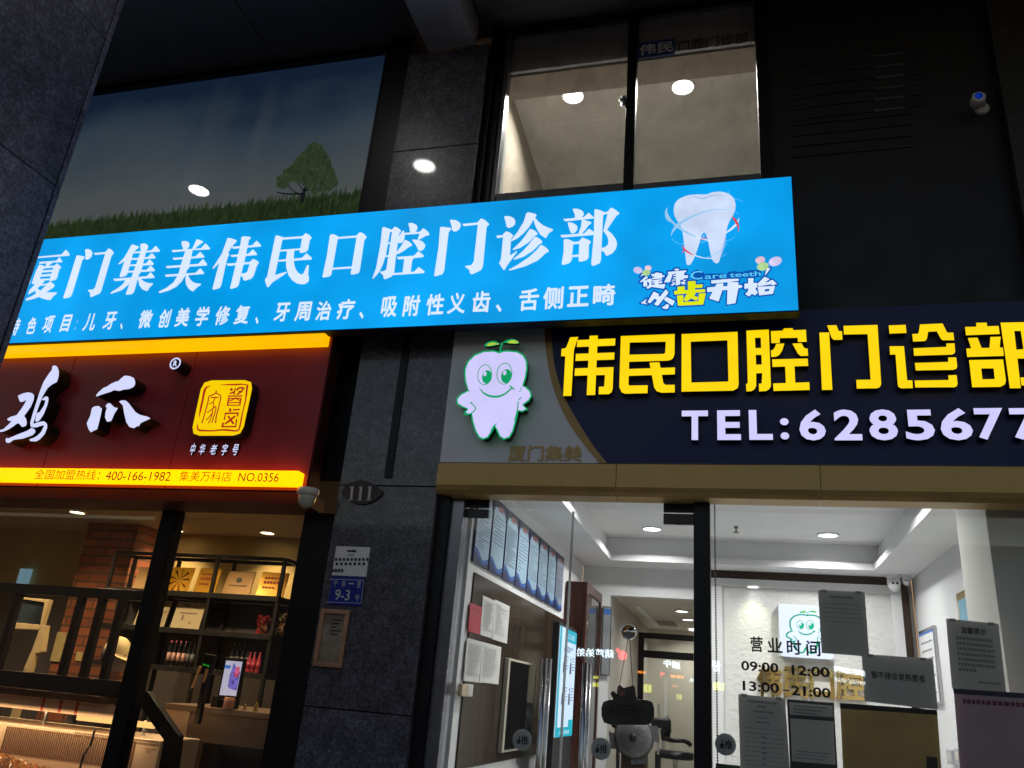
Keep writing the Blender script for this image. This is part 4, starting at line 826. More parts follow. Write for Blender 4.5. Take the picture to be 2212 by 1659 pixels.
for a, b in ((jx+.016, seam-.004), (seam+.004, m0-.004)):
    lf = MB().box((a, .014, .02), (b, .024, dz_-.004)).build('door_leaf', M_GLASS, t)
    e = b if a < seam-.1 and b < m0-.1 else a
    MB().box((e-.0025, .0125, .02), (e+.0025, .0255, dz_-.004)).build('glass_edge', M_EDGE, lf)
    hx = at(zA(672, 1300), 5).x if a < seam-.1 else at(zA(905, 1300), 5).x
    htop = at(zA(680, 1035), 4.96).z if a < seam-.1 else at(zA(905, 1062), 4.96).z
    for yy in (-.045, .083):
        MB().tube([(hx, yy, .55), (hx, yy, htop)], .017, 14).tube([(hx, yy, htop-.12), (hx, .012 if yy < 0 else .026, htop-.12)], .009).tube([(hx, yy, .75), (hx, .012 if yy < 0 else .026, .75)], .009).build('handle', M_STEEL, lf, smooth=True)
for a, b, (yt, yb) in ((jx+.013, at(zA(360, 200), 5).x, (130, 240)), (at(zA(1350, 200), 5).x, m0-.001, (155, 278))):
    zt2, zb2 = at(zA((215+360)/2 if a < -1 else 1440, yt), 5).z, at(zA((215+360)/2 if a < -1 else 1440, yb), 5).z
    MB().box((a, .004, dz_+.005), (b, .034, zt2)).box((a, .004, zb2), (b, .034, dz_-.005)).build('patch_fitting', plain('dark_steel', (.035, .035, .04), .3, .5, .1, 8) if 'dark_steel' not in MATS else MATS['dark_steel'], t, .003)
M_STK = plain('sticker_back', (.50, .48, .47), .5, 0, .08, 30)
def sticker(z, cx, cy, r, parent):
    c = at(z(cx, cy), 5.026); rr = (at(z(cx+r, cy), 5.026)-c).length
    s = disc(MB(), Vector((c.x, c.y, c.z)), rr, 0, .0015, 30).build('round_sticker', M_STK, parent)
    g = MB(); text_on(g, '推', (c.x-rr*.1, c.y-.0012, c.z-rr*.42), (rr*.75, 0, 0), (0, 0, rr*.85), weight=.02)
    g.poly([[Vector((c.x-rr*.55+u*rr*.42, c.y-.0012, c.z-rr*.4+v*rr*.8)) for u, v in ((.2, 0), (.9, .05), (1, .5), (.75, .55), (.7, 1), (.5, 1), (.5, .55), (.0, .5))]])
    g.build('sticker_mark', M_INK, s)
sticker(zA, 550, 1500, 55, t); sticker(zA, 996, 1550, 58, t)
settle(t)
# window right of the door
t = thing('clinic_window', 'large clinic shop window with opening hours lettered on the glass', 'window')
MB().box((m1+.001, .014, .02), (2.9, .024, ztop)).build('pane', M_GLASS, t)
zH4 = Zm(2900, 2350, .27125); GF = 5.0125
g = MB()
def row(s, bl, br, ht, lean=8, **kw):
    o, e, u = at(zH4(*bl), GF), at(zH4(*br), GF), at(zH4(bl[0]-lean, bl[1]-ht), GF); text_on(g, s, o, e-o, Vector((0, 0, u.z-o.z)), **kw)
for s, bl, br, h in (('营', (378,948), (560,955), 230), ('业', (628,955), (852,968), 222), ('时', (915,988), (1132,998), 222), ('间', (1205,1006), (1412,1018), 226)): row(s, bl, br, h, 10, weight=.022)
row('09:00', (240,1222), (790,1262), 145, weight=.024); row('-', (860,1222), (925,1226), 14, weight=.02); row('12:00', (985,1286), (1548,1330), 148, weight=.024)
row('13:00', (262,1518), (800,1560), 146, weight=.024); row('-', (850,1522), (945,1528), 16, weight=.02); row('21:00', (980,1588), (1562,1634), 148, weight=.024)
g.build('hours_lettering', plain('black_vinyl', (.006, .006, .007), .4), t)
sticker(zB, 215, 1525, 60, t)
settle(t)
# papers and boards behind the window
M_PAP = plain('paper_backlit', (.60, .56, .50), .75, 0, .06, 5); M_PAP2 = plain('paper_warm', (.66, .60, .53), .75, 0, .06, 5); M_PRN = plain('print_through', (.28, .27, .27), .7)
def sheet(name, label, cat, pts, mat, lines, D=5.03, grp='sheets taped inside the clinic window', z=None, marks=None, th=.0012):
    z = z or zB; t = thing(name, label, cat, grp)
    quad(MB(), z, pts, D, th).build('sheet', mat, t)
    g = MB(); P = [Vector(p) for p in pts]; rn = random.Random(len(label))
    def uv(u, v): p = (P[0]*(1-u)+P[1]*u)*(1-v)+(P[3]*(1-u)+P[2]*u)*v; return (p.x, p.y)
    for v, u0, u1, h, word in lines:
        x = u0
        while x < u1:
            w_ = min(word*rn.uniform(.6, 1.1), u1-x); quad(g, z, [uv(x, v), uv(x+w_*.78, v), uv(x+w_*.78, v+h), uv(x, v+h)], D-.0008, .0004); x += w_
    if g.v: g.build('printed_lines', marks or M_PRN, t)
    if mat in (M_PAP, M_PAP2):
        for u in (.12, .86):
            x, y = uv(u, -.012); quad(MB(), z, [(x-16,y),(x+18,y+2),(x+19,y+19),(x-15,y+17)], D-.0016, .0008).build('tape', MATS.get('clear_tape') or plain('clear_tape', (.30, .29, .26), .25), t)
    return t
settle(sheet('paper_sheet', 'dark grey backlit paper sheet covering part of the lit logo box', 'paper', [(738,650),(1003,663),(1030,1028),(760,1008)], M_PAP, [(.08,.25,.75,.035,.06)] + [(.2+.07*i,.1,.9,.012,.05) for i in range(5)]))
t = sheet('paper_sheet', 'wide grey paper sheet saying no fever patients, right of the opening hours', 'paper', [(985,1012),(1388,1040),(1418,1328),(1003,1282)], M_PAP, [])
g = MB(); o, e, u = at(zB(1042, 1150), 5.029), at(zB(1348, 1176), 5.029), at(zB(1040, 1108), 5.029); text_on(g, '暂不接诊发热患者', o, e-o, Vector((0, 0, u.z-o.z)), weight=.02); g.build('lettering', M_INK, t); settle(t)
t = sheet('paper_sheet', 'grey reminder sheet with seven lines of text beside the white column', 'paper', [(1463,812),(1760,842),(1805,1235),(1497,1208)], M_PAP2, [(.24+.075*i, .16 if i else .16, .86 if i < 6 else .5, .045, .065) for i in range(7)] + [(.86,.5,.92,.03,.05)])
g = MB(); o, e, u = at(zB(1548, 895), 5.029), at(zB(1692, 908), 5.029), at(zB(1546, 858), 5.029); text_on(g, '温馨提示', o, e-o, Vector((0, 0, u.z-o.z)), weight=.02); g.build('lettering', M_INK, t); settle(t)
settle(sheet('paper_sheet', 'grey price list sheet under the opening hours, nearest the black post', 'paper', [(287,1240),(552,1265),(582,1700),(300,1680)], M_PAP2, [(.06,.2,.85,.03,.07), (.12,.4,.6,.03,.07), (.19,.3,.75,.025,.06), (.27,.4,.6,.02,.06), (.33,.35,.65,.02,.06)] + [(.42+.06*i,.1,.95,.008,.2) for i in range(9)] + [(.52+.07*i,.45,.55,.022,.08) for i in range(6)]))
t = sheet('framed_notice', 'grey notice with a dark border under the opening hours, second from the black post', 'notice', [(563,1268),(828,1290),(852,1700),(582,1685)], plain('dark_card', (.05, .048, .05), .6), [])
quad(MB(), zB, [(575,1286),(820,1306),(826,1372),(580,1356)], 5.0285, .001).build('header_panel', M_PAP, t); quad(MB(), zB, [(582,1378),(826,1394),(838,1640),(592,1620)], 5.0285, .001).build('body_panel', M_PAP2, t)
g = MB()
for i in range(3): quad(g, zB, [(600,1302+i*18),(790-i*30,1316+i*18),(790-i*30,1323+i*18),(600,1309+i*18)], 5.0275, .0004)
for i in range(3): quad(g, zB, [(612,1560+i*18),(812-i*20,1576+i*18),(812-i*20,1581+i*18),(612,1565+i*18)], 5.0275, .0004)
g.build('printed_lines', M_PRN, t); settle(t)
t = sheet('poster_board', 'brown translucent poster with a black top edge at the window bottom', 'poster', [(865,1322),(1415,1358),(1445,1760),(885,1760)], plain('brown_poster', (.60, .38, .13), .7, 0, .22, 2.2), [], z=zB)
quad(MB(), zB, [(862,1290),(1412,1330),(1415,1358),(865,1322)], 5.0295, .004).build('top_strip', M_BLACK, t); quad(MB(), zB, [(1352,1592),(1415,1598),(1420,1760),(1358,1760)], 5.0288, .0006).build('dark_patch', M_INK, t); settle(t)
t = sheet('poster_board', 'purple grey poster with a navy top band at the right bottom corner', 'poster', [(1508,1238),(1980,1270),(2010,1760),(1550,1760)], plain('mauve_poster', (.50, .34, .38), .7, 0, .18, 2.2), [(.05,.1,.98,.05,.075)], marks=plain('maroon_print', (.16, .03, .05), .6))
quad(MB(), zB, [(1503,1208),(1975,1240),(1980,1270),(1508,1238)], 5.0295, .004).build('top_band', plain('navy_card', (.012, .02, .06), .5), t); settle(t)
a, b = at(zB(152, 100), 5.06), at(zB(183, 1700), 5.06)
g = MB(); n = 110
for i in range(n):
    q = Vector((a.x, .06, a.z)).lerp(Vector((a.x+.002, .06, b.z)), i/n); g.lathe((q.x, q.y, q.z), [(.002, -.006), (.0055, -.003), (.0055, .003), (.002, .006)], 6)
solo('bead_chain', g, plain('chain_grey', (.05, .05, .05), .4, .4), 'thin grey bead chain hanging beside the black post inside the window', 'chain')
g = MB(); slab(g, zB, (160, 1632), (300, 1720), 5.07, .02); solo('green_board', g, plain('green_card', (.006, .045, .016), .5), 'narrow dark green board at the bottom of the window beside the post', 'board')

# hanging open sign
t = thing('open_sign', 'black lucky cat shaped open sign hanging on strings inside the glass door', 'sign')
OD = 5.05
c = at(zC(605, 135), OD-.02)
MB().lathe((c.x, c.y-.022, c.z), [(.010, -.012), (.016, 0), (.040, .006), (.046, .016)], 24, 'y').build('suction_cup', M_CHROME, t, smooth=True)
for e in ((500, 728), (648, 728)):
    q = at(zC(*e), OD+.005); MB().tube([(c.x, OD-5-.005, c.z-.005), (q.x, OD-5+.005, q.z)], .0022, 6).build('string', plain('brown_string', (.10, .075, .055), .8) if 'brown_string' not in MATS else MATS['brown_string'], t)
M_BOARD = plain('board_black', (.022, .021, .022), .45, 0, .3, 20)
g = MB(); pp(g, zC, rc([(292,893),(888,893),(888,1178),(298,1172)], 95), OD, .012); bd = g.build('board', M_BOARD, t, .003)
g = MB(); pp(g, zC, rc([(430,955),(425,880),(398,832),(405,800),(437,795),(468,835),(472,790),(480,738),(505,726),(545,765),(585,750),(622,745),(650,726),(672,745),(680,830),(700,900),(722,960)], 14), OD-.012, .011); g.build('cat_figure', plain('cat_brown', (.040, .030, .026), .4, 0, .5, 30), t, .003)
g = MB(); pp(g, zC, cr([(490,760),(520,790),(560,800),(545,850),(500,850),(488,810)], 3, True), OD-.0135, .001); g.build('cat_face', plain('cat_pink', (.20, .07, .05), .4, 0, .6, 40), t)
g = MB(); text_at(g, '营业中', zC(375, 1052), zC(580, 985), OD-.0015, weight=.02); text_at(g, 'OPEN', zC(610, 1048), zC(740, 985), OD-.0015, weight=.02); g.build('lettering', plain('lettering_black', (.005, .005, .006), .5), bd); settle(t)

# ================================================================== INSIDE THE CLINIC
XL, XRT, YB = -1.72, 1.75, 4.3
ceil_z, tray_z = 3.05, 3.31
hdr = at(zA(1010, 678), 9.3).z; cx0 = at(zA(1046, 740), 9.3).x; cx1 = -.33
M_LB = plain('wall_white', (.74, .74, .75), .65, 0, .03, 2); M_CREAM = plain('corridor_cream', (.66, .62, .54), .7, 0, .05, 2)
t = thing('clinic_room', 'bright white waiting room of the dental clinic behind the glass', 'room')
MB().box((XL-.1, .11, 0), (XL, YB, 3.4)).build('left_wall', M_LB, t); MB().box((XRT, .11, 0), (XRT+.1, YB, 3.4)).build('right_wall', M_LB, t)
MB().box((XL+.001, YB, hdr), (cx1, YB+.12, 3.4)).box((XL+.001, YB, 0), (cx0, YB+.12, hdr-.001)).box((cx1+.001, YB, 0), (XRT-.001, YB+.12, 3.4)).build('back_wall', M_LB, t)
tx0, tx1, ty0, ty1 = -1.33, 1.33, .35, 3.82
MB().box((XL+.001, .11, ceil_z), (tx0, YB-.001, ceil_z+.07)).box((tx1, .11, ceil_z), (XRT-.001, YB-.001, ceil_z+.07)).box((tx0+.001, ty1, ceil_z), (tx1-.001, YB-.001, ceil_z+.07)).box((tx0+.001, .11, ceil_z), (tx1-.001, ty0, ceil_z+.07)).build('ceiling_border', M_CEIL, t, .003)
MB().box((XL, .11, tray_z), (XRT, YB, tray_z+.06)).build('ceiling_tray', M_CEIL, t)
MB().box((tx0-.09, ty0, ceil_z+.072), (tx0-.06, ty1+.09, tray_z-.001)).box((tx1+.06, ty0, ceil_z+.072), (tx1+.09, ty1+.09, tray_z-.001)).box((tx0-.059, ty1+.06, ceil_z+.072), (tx1+.059, ty1+.09, tray_z-.001)).build('tray_side', M_CEIL, t)
MB().box((XL-.1, .1, -.01), (XRT+.1, 9.5, .012)).build('floor', plain('floor_tile', (.42, .41, .40), .25, 0, .05, 2), t)
settle(t)
t = thing('corridor', 'cream corridor with recessed lamps leading deeper into the clinic', 'corridor')
CB = 8.6
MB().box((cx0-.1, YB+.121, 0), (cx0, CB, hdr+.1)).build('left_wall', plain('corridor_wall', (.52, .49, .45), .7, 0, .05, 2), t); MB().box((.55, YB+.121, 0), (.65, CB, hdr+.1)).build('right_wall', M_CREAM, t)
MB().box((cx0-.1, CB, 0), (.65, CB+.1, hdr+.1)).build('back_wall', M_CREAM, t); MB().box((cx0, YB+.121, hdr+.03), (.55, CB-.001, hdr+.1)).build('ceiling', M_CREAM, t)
q0, q1 = atZ(zA(1190, 730), hdr+.028), atZ(zA(1345, 890), hdr+.028)
MB().box((q0.x-.02, q0.y+.1, hdr+.012), (q0.x+.05, CB-.4, hdr+.029)).build('ceiling_strip', M_CEIL, t)
q = atZ(zA(1370, 840), hdr+.028); g = MB()
for k in range(9): g.box((q.x-.13, q.y-.3+k*.07, hdr+.015), (q.x+.13, q.y-.265+k*.07, hdr+.0295))
g.build('air_grille', plain('grille_grey', (.25, .24, .22), .5), t)
settle(t)
M_LAMPC = glow('lamp_clinic', (1, .99, .97), 9, .02)
for p, lab in ((zA(1285, 300), 'round clinic ceiling lamp seen through the door glass left of the post'), (zB(795, 335), 'round clinic ceiling lamp seen through the window right of the post')):
    q = atZ(p, tray_z); downlight(q.x, q.y, tray_z, .085, M_LAMPC, 'clinic_ceiling_light', lab, 'lamps in the clinic ceiling', 26, (1, .985, .96))
for x in (-.84, .85): downlight(x, 1.45, tray_z, .085, M_LAMPC, 'clinic_ceiling_light', 'added unseen clinic ceiling lamp near the glass, behind the bronze fascia', 'lamps in the clinic ceiling', 26, (1, .985, .96))  # unseen lamps added to brighten the front of the clinic
for i, (p, lab) in enumerate(((zA(1455, 767), 'nearest round corridor lamp under the header'), (zA(1490, 815), 'second round corridor lamp from the header'), (zA(1518, 866), 'third round corridor lamp from the header, beside the post'), (zA(1526, 886), 'farthest round corridor lamp, beside the post'), (zA(1150, 856), 'small corridor lamp above the suction cup'))):
    q = atZ(p, hdr+.028); q.y = min(q.y, CB-.3); downlight(q.x, q.y, hdr+.029, .075, M_LAMPC, 'corridor_light', lab, 'lamps in the corridor ceiling', 11 if i in (0, 2, 4) else 0, (1, .95, .86))
# inner black glazed partition at the corridor end
t = thing('glazed_partition', 'black framed glass partition at the end of the corridor', 'partition')
DP = 12.2
a, b = at(zA(1222, 890), DP), at(zA(1222, 1010), DP)
MB().box((a.x-.05, DP-5, 0), (a.x+.05, DP-4.94, a.z)).box((a.x+.051, DP-5, a.z-.08), (.5, DP-4.94, a.z)).box((a.x+.051, DP-5, b.z-.05), (.5, DP-4.94, b.z+.05)).build('frame', M_BLACK, t, .004)
MB().box((a.x+.052, DP-4.97, .02), (.5, DP-4.965, b.z-.052)).box((a.x+.052, DP-4.97, b.z+.052), (.5, DP-4.965, a.z-.082)).build('pane', M_GLASS, t); settle(t)
# column near the window
k0, k1 = at(zB(1682, 180), 5.2).x, 5.87
solo('inner_column', MB().box((k0, .2, 0), (k0+.6, k1-5, 3.045)), plain('column_paint', (.56, .56, .52), .7, 0, .04, 2), 'pale grey square column inside the clinic window at the right', 'column', bev=.004)
# feature wall with dark trim, plaster, moulding
t = thing('feature_wall', 'white textured feature wall with dark wood trim behind the logo box', 'wall')
FX0, FX1, FD = cx1-.02, at(zB(1222, 800), 9.2).x, 9.2
fy = FD-5
b1 = at(zB(700, 604), FD).z
M_DW = wood('dark_wood', (.022, .014, .010), (.05, .032, .022), .35)
MB().box((FX0, fy, b1), (FX1+.07, fy+.099, ceil_z-.002)).box((FX1, fy, 0), (FX1+.07, fy+.099, b1-.001)).build('wood_trim', M_DW, t, .002)
MB().box((FX0, fy+.03, 0), (FX1-.001, fy+.099, b1-.001)).build('textured_panel', textured_plaster('rough_plaster', (.70, .70, .68)), t)
i0, i1 = at(zB(195, 640), FD).x, at(zB(1150, 680), FD).x; it = at(zB(700, 650), FD).z
MB().box((FX0+.001, fy-.004, it), (FX1-.001, fy+.029, b1-.002)).box((FX0+.001, fy-.004, 0), (i0, fy+.029, it-.001)).box((i1, fy-.004, 0), (FX1-.001, fy+.029, it-.001)).build('moulding', M_LB, t, .006); settle(t)
q = at(zB(370, 650), 9.12); downlight(q.x, 4.10, it+.001, .055, M_LAMPC, 'wall_washer_lamp', 'small lamp washing the textured feature wall left of the logo box', None, 1.0, (1, 1, .62), spread=95)
# logo light box
t = thing('logo_light_box', 'glowing white light box with a green tooth emblem on the feature wall', 'light box')
A, B = at(zB(512, 728), 9.1), at(zB(832, 1048), 9.1)
lx0, lx1, lz0, lz1 = A.x, B.x, B.z, A.z
MB().box((lx0, 4.1, lz0), (lx1, 4.22, lz1)).build('case', M_LB, t, .01)
def rr_box(x0, x1, z0, z1, y, r):
    o = [(x0, z1), (x1, z1), (x1, z0), (x0, z0)]
    return [Vector((p[0], y, p[1])) for p in rc([(a*100, b*100) for a, b in o], r*100)]
MB().poly([[Vector((v.x/100, v.y, v.z/100)) for v in rr_box(lx0+.004, lx1-.004, lz0+.004, lz1-.004, 4.0985, .035)]]).build('lit_face', glow('box_white', (.70, .76, 1.0), 1.0, .03), t)
ew, eh = (lx1-lx0), (lz1-lz0)
def emap(pts, k):
    return [Vector((lx0+ew*(.14+.70*(p[0]-160)/1090.), 4.0975-k*.0012, lz1-eh*(.10+.80*(p[1]-130)/1440.))) for p in pts]
emblem(emap, MATS['box_white'], glow('box_green', (.0, .40, .22), .9, .05), glow('box_leaf', (.16, .60, .02), .95, .05), t, 96, 1.6); settle(t)
M_GOLD = plain('polished_gold', (.78, .55, .20), .12, 1., .1, 4)
t = thing('gold_wall_lettering', 'raised gold clinic name lettering on the feature wall behind the opening hours', 'lettering')
for s, bl, tr in (('伟', (475, 1600), (835, 1155)), ('民', (875, 1620), (1230, 1185)), ('口', (1262, 1630), (1600, 1225)), ('腔', (1640, 1650), (2050, 1235))):
    g = MB(); text_at(g, s, zH4(*bl), zH4(*tr), 9.18, .045, weight=.025); g.build('gold_letter', M_GOLD, t)
settle(t)
for p, s, lab in ((zB(1165, 572), 1., 'larger white corner camera above the feature wall'), (zB(1236, 582), .6, 'smaller white corner camera beside the larger one')):
    c = at(p, 9.05); t = thing('corner_camera', lab, 'camera', 'cameras in the clinic corner')
    MB().lathe((c.x, c.y, ceil_z), [(.07*s, 0), (.07*s, -.03*s)], 20).build('base', M_WHITE, t); MB().lathe((c.x, c.y, ceil_z-.03*s), [(.062*s, 0), (.066*s, -.05*s), (.055*s, -.10*s), (.03*s, -.13*s), (.006, -.14*s)], 20).build('dome', M_WHITE, t, smooth=True)
    for dx in (-.02, .02): MB().lathe((c.x+dx*s, c.y-.064*s, ceil_z-.09*s), [(.012*s, 0), (.012*s, .012)], 12, 'y').build('lens', M_INK, t)
    settle(t)
c = atZ(zB(275, 290), tray_z)
solo('sprinkler', MB().lathe((c.x, c.y, tray_z), [(.02, 0), (.02, -.02), (.008, -.024), (.008, -.055), (.03, -.058), (.03, -.064)], 14), plain('sprinkler_brass', (.12, .11, .09), .4, .6), 'small fire sprinkler on the clinic ceiling beside the post', 'sprinkler')
# right wall things
def xbox(mb, z, tl, br, X, th, away=1):   # a board flat on a side wall (x = const); away = +1 grows toward +x
    a, b = atX(z(*tl), X), atX(z(*br), X); y0, y1 = sorted((a.y, b.y)); return mb.box((min(X, X+th*away), y0, min(a.z, b.z)), (max(X, X+th*away), y1, max(a.z, b.z)))
t = thing('wall_chart', 'white chart with a blue header hanging on the right clinic wall', 'chart')
a, b = atX(zB(1395, 850), XRT-.02), atX(zB(1312, 872), XRT-.02); zb_ = atX(zB(1395, 1300), XRT-.02).z; zh = atX(zB(1350, 905), XRT-.02).z
MB().box((XRT-.03, a.y, zb_), (XRT-.001, b.y, a.z)).build('frame', M_STEEL, t, .004); MB().box((XRT-.033, a.y+.03, zb_+.02), (XRT-.0305, b.y-.02, zh)).build('sheet', M_WHITE, t); MB().box((XRT-.033, a.y+.03, zh+.001), (XRT-.0305, b.y-.02, a.z-.03)).build('header', plain('header_blue', (.03, .14, .48), .5), t)
g = MB()
for k in range(7): g.box((XRT-.0345, a.y+.08+(k % 2)*.03, zh-.08-k*.075), (XRT-.0335, b.y-.08, zh-.065-k*.075))
g.build('printed_lines', M_PRN, t); settle(t)
a = atX(zB(1532, 672), XRT-.02)
t = thing('gold_picture_frame', 'gilt picture frame half hidden behind the pale column', 'frame')
MB().box((XRT-.04, a.y-.75, a.z-.62), (XRT-.001, a.y, a.z)).build('frame', M_GOLD, t, .012); MB().box((XRT-.045, a.y-.68, a.z-.55), (XRT-.041, a.y-.07, a.z-.07)).build('picture', plain('picture_blue', (.15, .38, .52), .4, 0, .4, 5), t); settle(t)
for p0, p1, lab in (((1462, 1552), (1500, 1640), 'left of two grey switch boxes low on the right clinic wall'), ((1506, 1543), (1548, 1655), 'right of two grey switch boxes low on the right clinic wall')):
    t = thing('switch_box', lab, 'switch box', 'switch boxes on the right wall'); g = MB(); xbox(g, zB, p0, p1, XRT-.05, .049); g.build('case', plain('switch_grey', (.42, .42, .45), .5) if 'switch_grey' not in MATS else MATS['switch_grey'], t, .006)
    g = MB(); a, b = atX(zB(*p0), XRT-.052), atX(zB(*p1), XRT-.052); g.box((XRT-.054, min(a.y, b.y)+.04, a.z-.09), (XRT-.0505, max(a.y, b.y)-.04, a.z-.03)); g.build('rocker', M_PAP, t); settle(t)
# left wall: regulation posters
M_PB = plain('poster_navy', (.012, .022, .085), .35); M_PL = plain('poster_blue', (.36, .52, .66), .4, 0, .04, 3); M_PR = plain('poster_red', (.40, .12, .10), .5); M_PW = plain('poster_wave', (.02, .12, .45), .4); M_PT = plain('poster_text', (.10, .13, .18), .6); M_PG = plain('poster_grey', (.26, .30, .38), .5)
ztp, zbp = 2.935, 2.405
LB = ['blue regulation poster nearest the door, partly behind the patch fitting', 'blue regulation poster with few lines, second from the door', 'blue regulation poster crowded with text, third from the door', 'blue regulation poster, fourth from the door', 'blue regulation poster, fifth from the door', 'blue regulation poster, sixth from the door', 'blue regulation poster, seventh from the door', 'grey tinted regulation poster at the far end of the row']
dens = [16, 8, 24, 11, 15, 12, 14, 20]
for i in range(8):
    y0 = .155+.373*i; y1 = y0+.343; x = XL+.004
    t = thing('regulation_poster', LB[i], 'poster', 'regulation posters on the clinic wall')
    MB().box((XL+.001, y0, zbp), (XL+.018, y1, ztp)).build('board', M_PB, t, .002)
    # print area with a rounded top corner and wavy foot
    n = 14; ptsl = [(y0+.012, ztp-.10)] + [(y0+.012+(y1-y0-.02)*k/n, ztp-.075+.035*math.sin(k/n*3.1)-.06*max(0, k/n-.7)**2*9) for k in range(1, n)] + [(y1-.006, ztp-.13)]
    low = [(y1-.006-(y1-y0-.018)*k/n, zbp+.05+.022*math.sin(k/n*6.3+2.2)+.035*k/n) for k in range(n+1)]
    MB().poly([[Vector((XL+.0192, a, b)) for a, b in ptsl+low]]).build('print', M_PG if i == 7 else M_PL, t)
    wv = [(a, b-.004) for a, b in low] + [(a, b-.030) for a, b in low[::-1]]
    MB().poly([[Vector((XL+.0190, a, b)) for a, b in wv]]).build('wave', M_PW, t)
    MB().box((XL+.0185, y0+.11, ztp-.075), (XL+.0215, y1-.11, ztp-.035)).build('header', M_PR, t)
    g = MB(); rn = random.Random(20+i)
    for k in range(dens[i]):
        zz = ztp-.125-k*(.30/dens[i] if i != 1 else .027); u0 = y0+.03+(.03 if rn.random() < .3 else 0); u1 = y1-.035-(rn.uniform(.05, .2) if rn.random() < .4 else 0)
        yq = u0
        while yq < u1-.01:
            w_ = min(rn.uniform(.02, .09), u1-yq); g.box((XL+.0195, yq, zz-.0048), (XL+.0206, yq+w_, zz)); yq += w_+.006
    g.build('printed_lines', M_PT, t); settle(t)
# brown panelling, sheets, screen, board
zlow = atX(zA(320, 1640), XL).z
M_PANEL = wood('walnut_laminate', (.018, .013, .010), (.070, .050, .038), .14, 2.5, (1, 9, .6))
t = thing('wood_panelling', 'dark brown glossy panelling on the left clinic wall under the posters', 'panelling')
for i, (a, b) in enumerate(((.24, .62), (.624, 1.55), (1.554, 2.5), (2.504, 3.28))): MB().box((XL+.0005, a, zlow), (XL+.012, b, 2.345)).build('panel', M_PANEL, t, .001)
settle(t)
M_SHEET = plain('white_sheet', (.66, .65, .64), .7, 0, .03, 5); M_RSH = plain('red_sheet', (.48, .045, .07), .55, 0, .08, 5)
def wsheet(label, tl, br, mat, n, red=False):
    t = thing('wall_sheet', label, 'paper', 'sheets on the brown panelling')
    a, b = atX(zA(*tl), XL+.016), atX(zA(*br), XL+.016); y0, y1 = sorted((a.y, b.y))
    MB().hexa([(XL+.013, y0, b.z), (XL+.013, y1, b.z), (XL+.013, y1, a.z), (XL+.013, y0, a.z)], [(XL+.020, y0, b.z), (XL+.016, y1, b.z), (XL+.0155, y1, a.z), (XL+.0155, y0, a.z)]).build('sheet', mat, t)
    g = MB(); rn = random.Random(n)
    for k in range(n):
        zz = a.z-.03-k*(a.z-b.z-.06)/n; g.box((XL+.0195, y0+.04, zz-.0022), (XL+.0212, y1-rn.uniform(.05, .22), zz))
    if n: g.build('printed_lines', MATS.get('sheet_print') or plain('sheet_print', (.36, .36, .36), .7) if not red else plain('dark_red_print', (.2, .015, .03), .6), t)
    settle(t)
wsheet('red sheet pinned beside the white sheets on the brown panelling', (258, 722), (320, 908), M_RSH, 1, True)
wsheet('white sheet with fine print, upper left beside the red sheet', (330, 682), (396, 930), M_SHEET, 18); wsheet('white sheet with fine print, upper right of the pinned group', (398, 705), (464, 955), M_SHEET, 15)
wsheet('white sheet with fine print, lower left under the red sheet', (240, 922), (325, 1178), M_SHEET, 18); wsheet('white sheet with fine print, lower right of the pinned group', (327, 945), (416, 1186), M_SHEET, 16)
t = thing('door_control_box', 'small cream and grey switch box under the pinned white sheets', 'switch box'); g = MB(); xbox(g, zA, (214, 1182), (246, 1256), XL+.05, .03, -1); g.build('case', plain('cream_plastic', (.55, .45, .30), .5), t, .006); g = MB(); xbox(g, zA, (247, 1184), (270, 1256), XL+.05, .03, -1); g.build('keypad', M_GREYW, t, .006); settle(t)
t = thing('wall_monitor', 'dark monitor with a pale edge on the brown panelling behind the door', 'monitor')
X = XL+.055; P = [atX(zA(*p), X) for p in ((482, 1036), (640, 1068), (600, 1545), (438, 1575))]
y0, y1 = (P[0].y+P[3].y)/2, (P[1].y+P[2].y)/2; z0, z1_ = P[3].z, P[0].z
MB().box((XL+.013, y0, z0), (X-.004, y1, z1_)).build('case', plain('monitor_cream', (.50, .47, .38), .4), t, .006); MB().box((X-.003, y0+.045, z0+.018), (X+.001, y1-.045, z1_-.018)).build('screen', plain('monitor_black', (.012, .012, .013), .06, 0, .1, 3), t); settle(t)
t = thing('display_screen', 'tall glowing advertising screen with cyan bands seen through the door seam', 'screen')
X = -1.42; P = [atX(zA(*p), X) for p in ((768, 855), (858, 893), (832, 1476), (735, 1486))]
y0, y1 = (P[0].y+P[3].y)/2, (P[1].y+P[2].y)/2; z0, z1_ = (P[3].z+P[2].z)/2, (P[0].z+P[1].z)/2; hh = z1_-z0; ww = y1-y0
MB().box((X-.06, y0-.03, 0.0), (X-.006, y1+.03, z1_+.03)).build('case', M_BLACK, t, .006)
M_SCW = glow('screen_white', (.62, .78, 1.0), .95, .03); M_SCC = glow('screen_cyan', (.0, .38, .50), 1., .05); M_SCI = plain('screen_ink', (.10, .13, .2), .4)
scr = MB().box((X-.005, y0, z0), (X, y1, z1_)).build('screen', M_SCW, t)
MB().box((X+.0005, y0, z0), (X+.002, y0+ww*.09, z1_)).box((X+.0005, y0+ww*.091, z0), (X+.002, y1, z0+hh*.085)).box((X+.0005, y0+ww*.34, z1_-hh*.12), (X+.002, y1, z1_-hh*.001)).box((X+.0005, y0+ww*.72, z0+hh*.086), (X+.002, y1, z0+hh*.15)).build('cyan_band', M_SCC, scr)
g = MB()
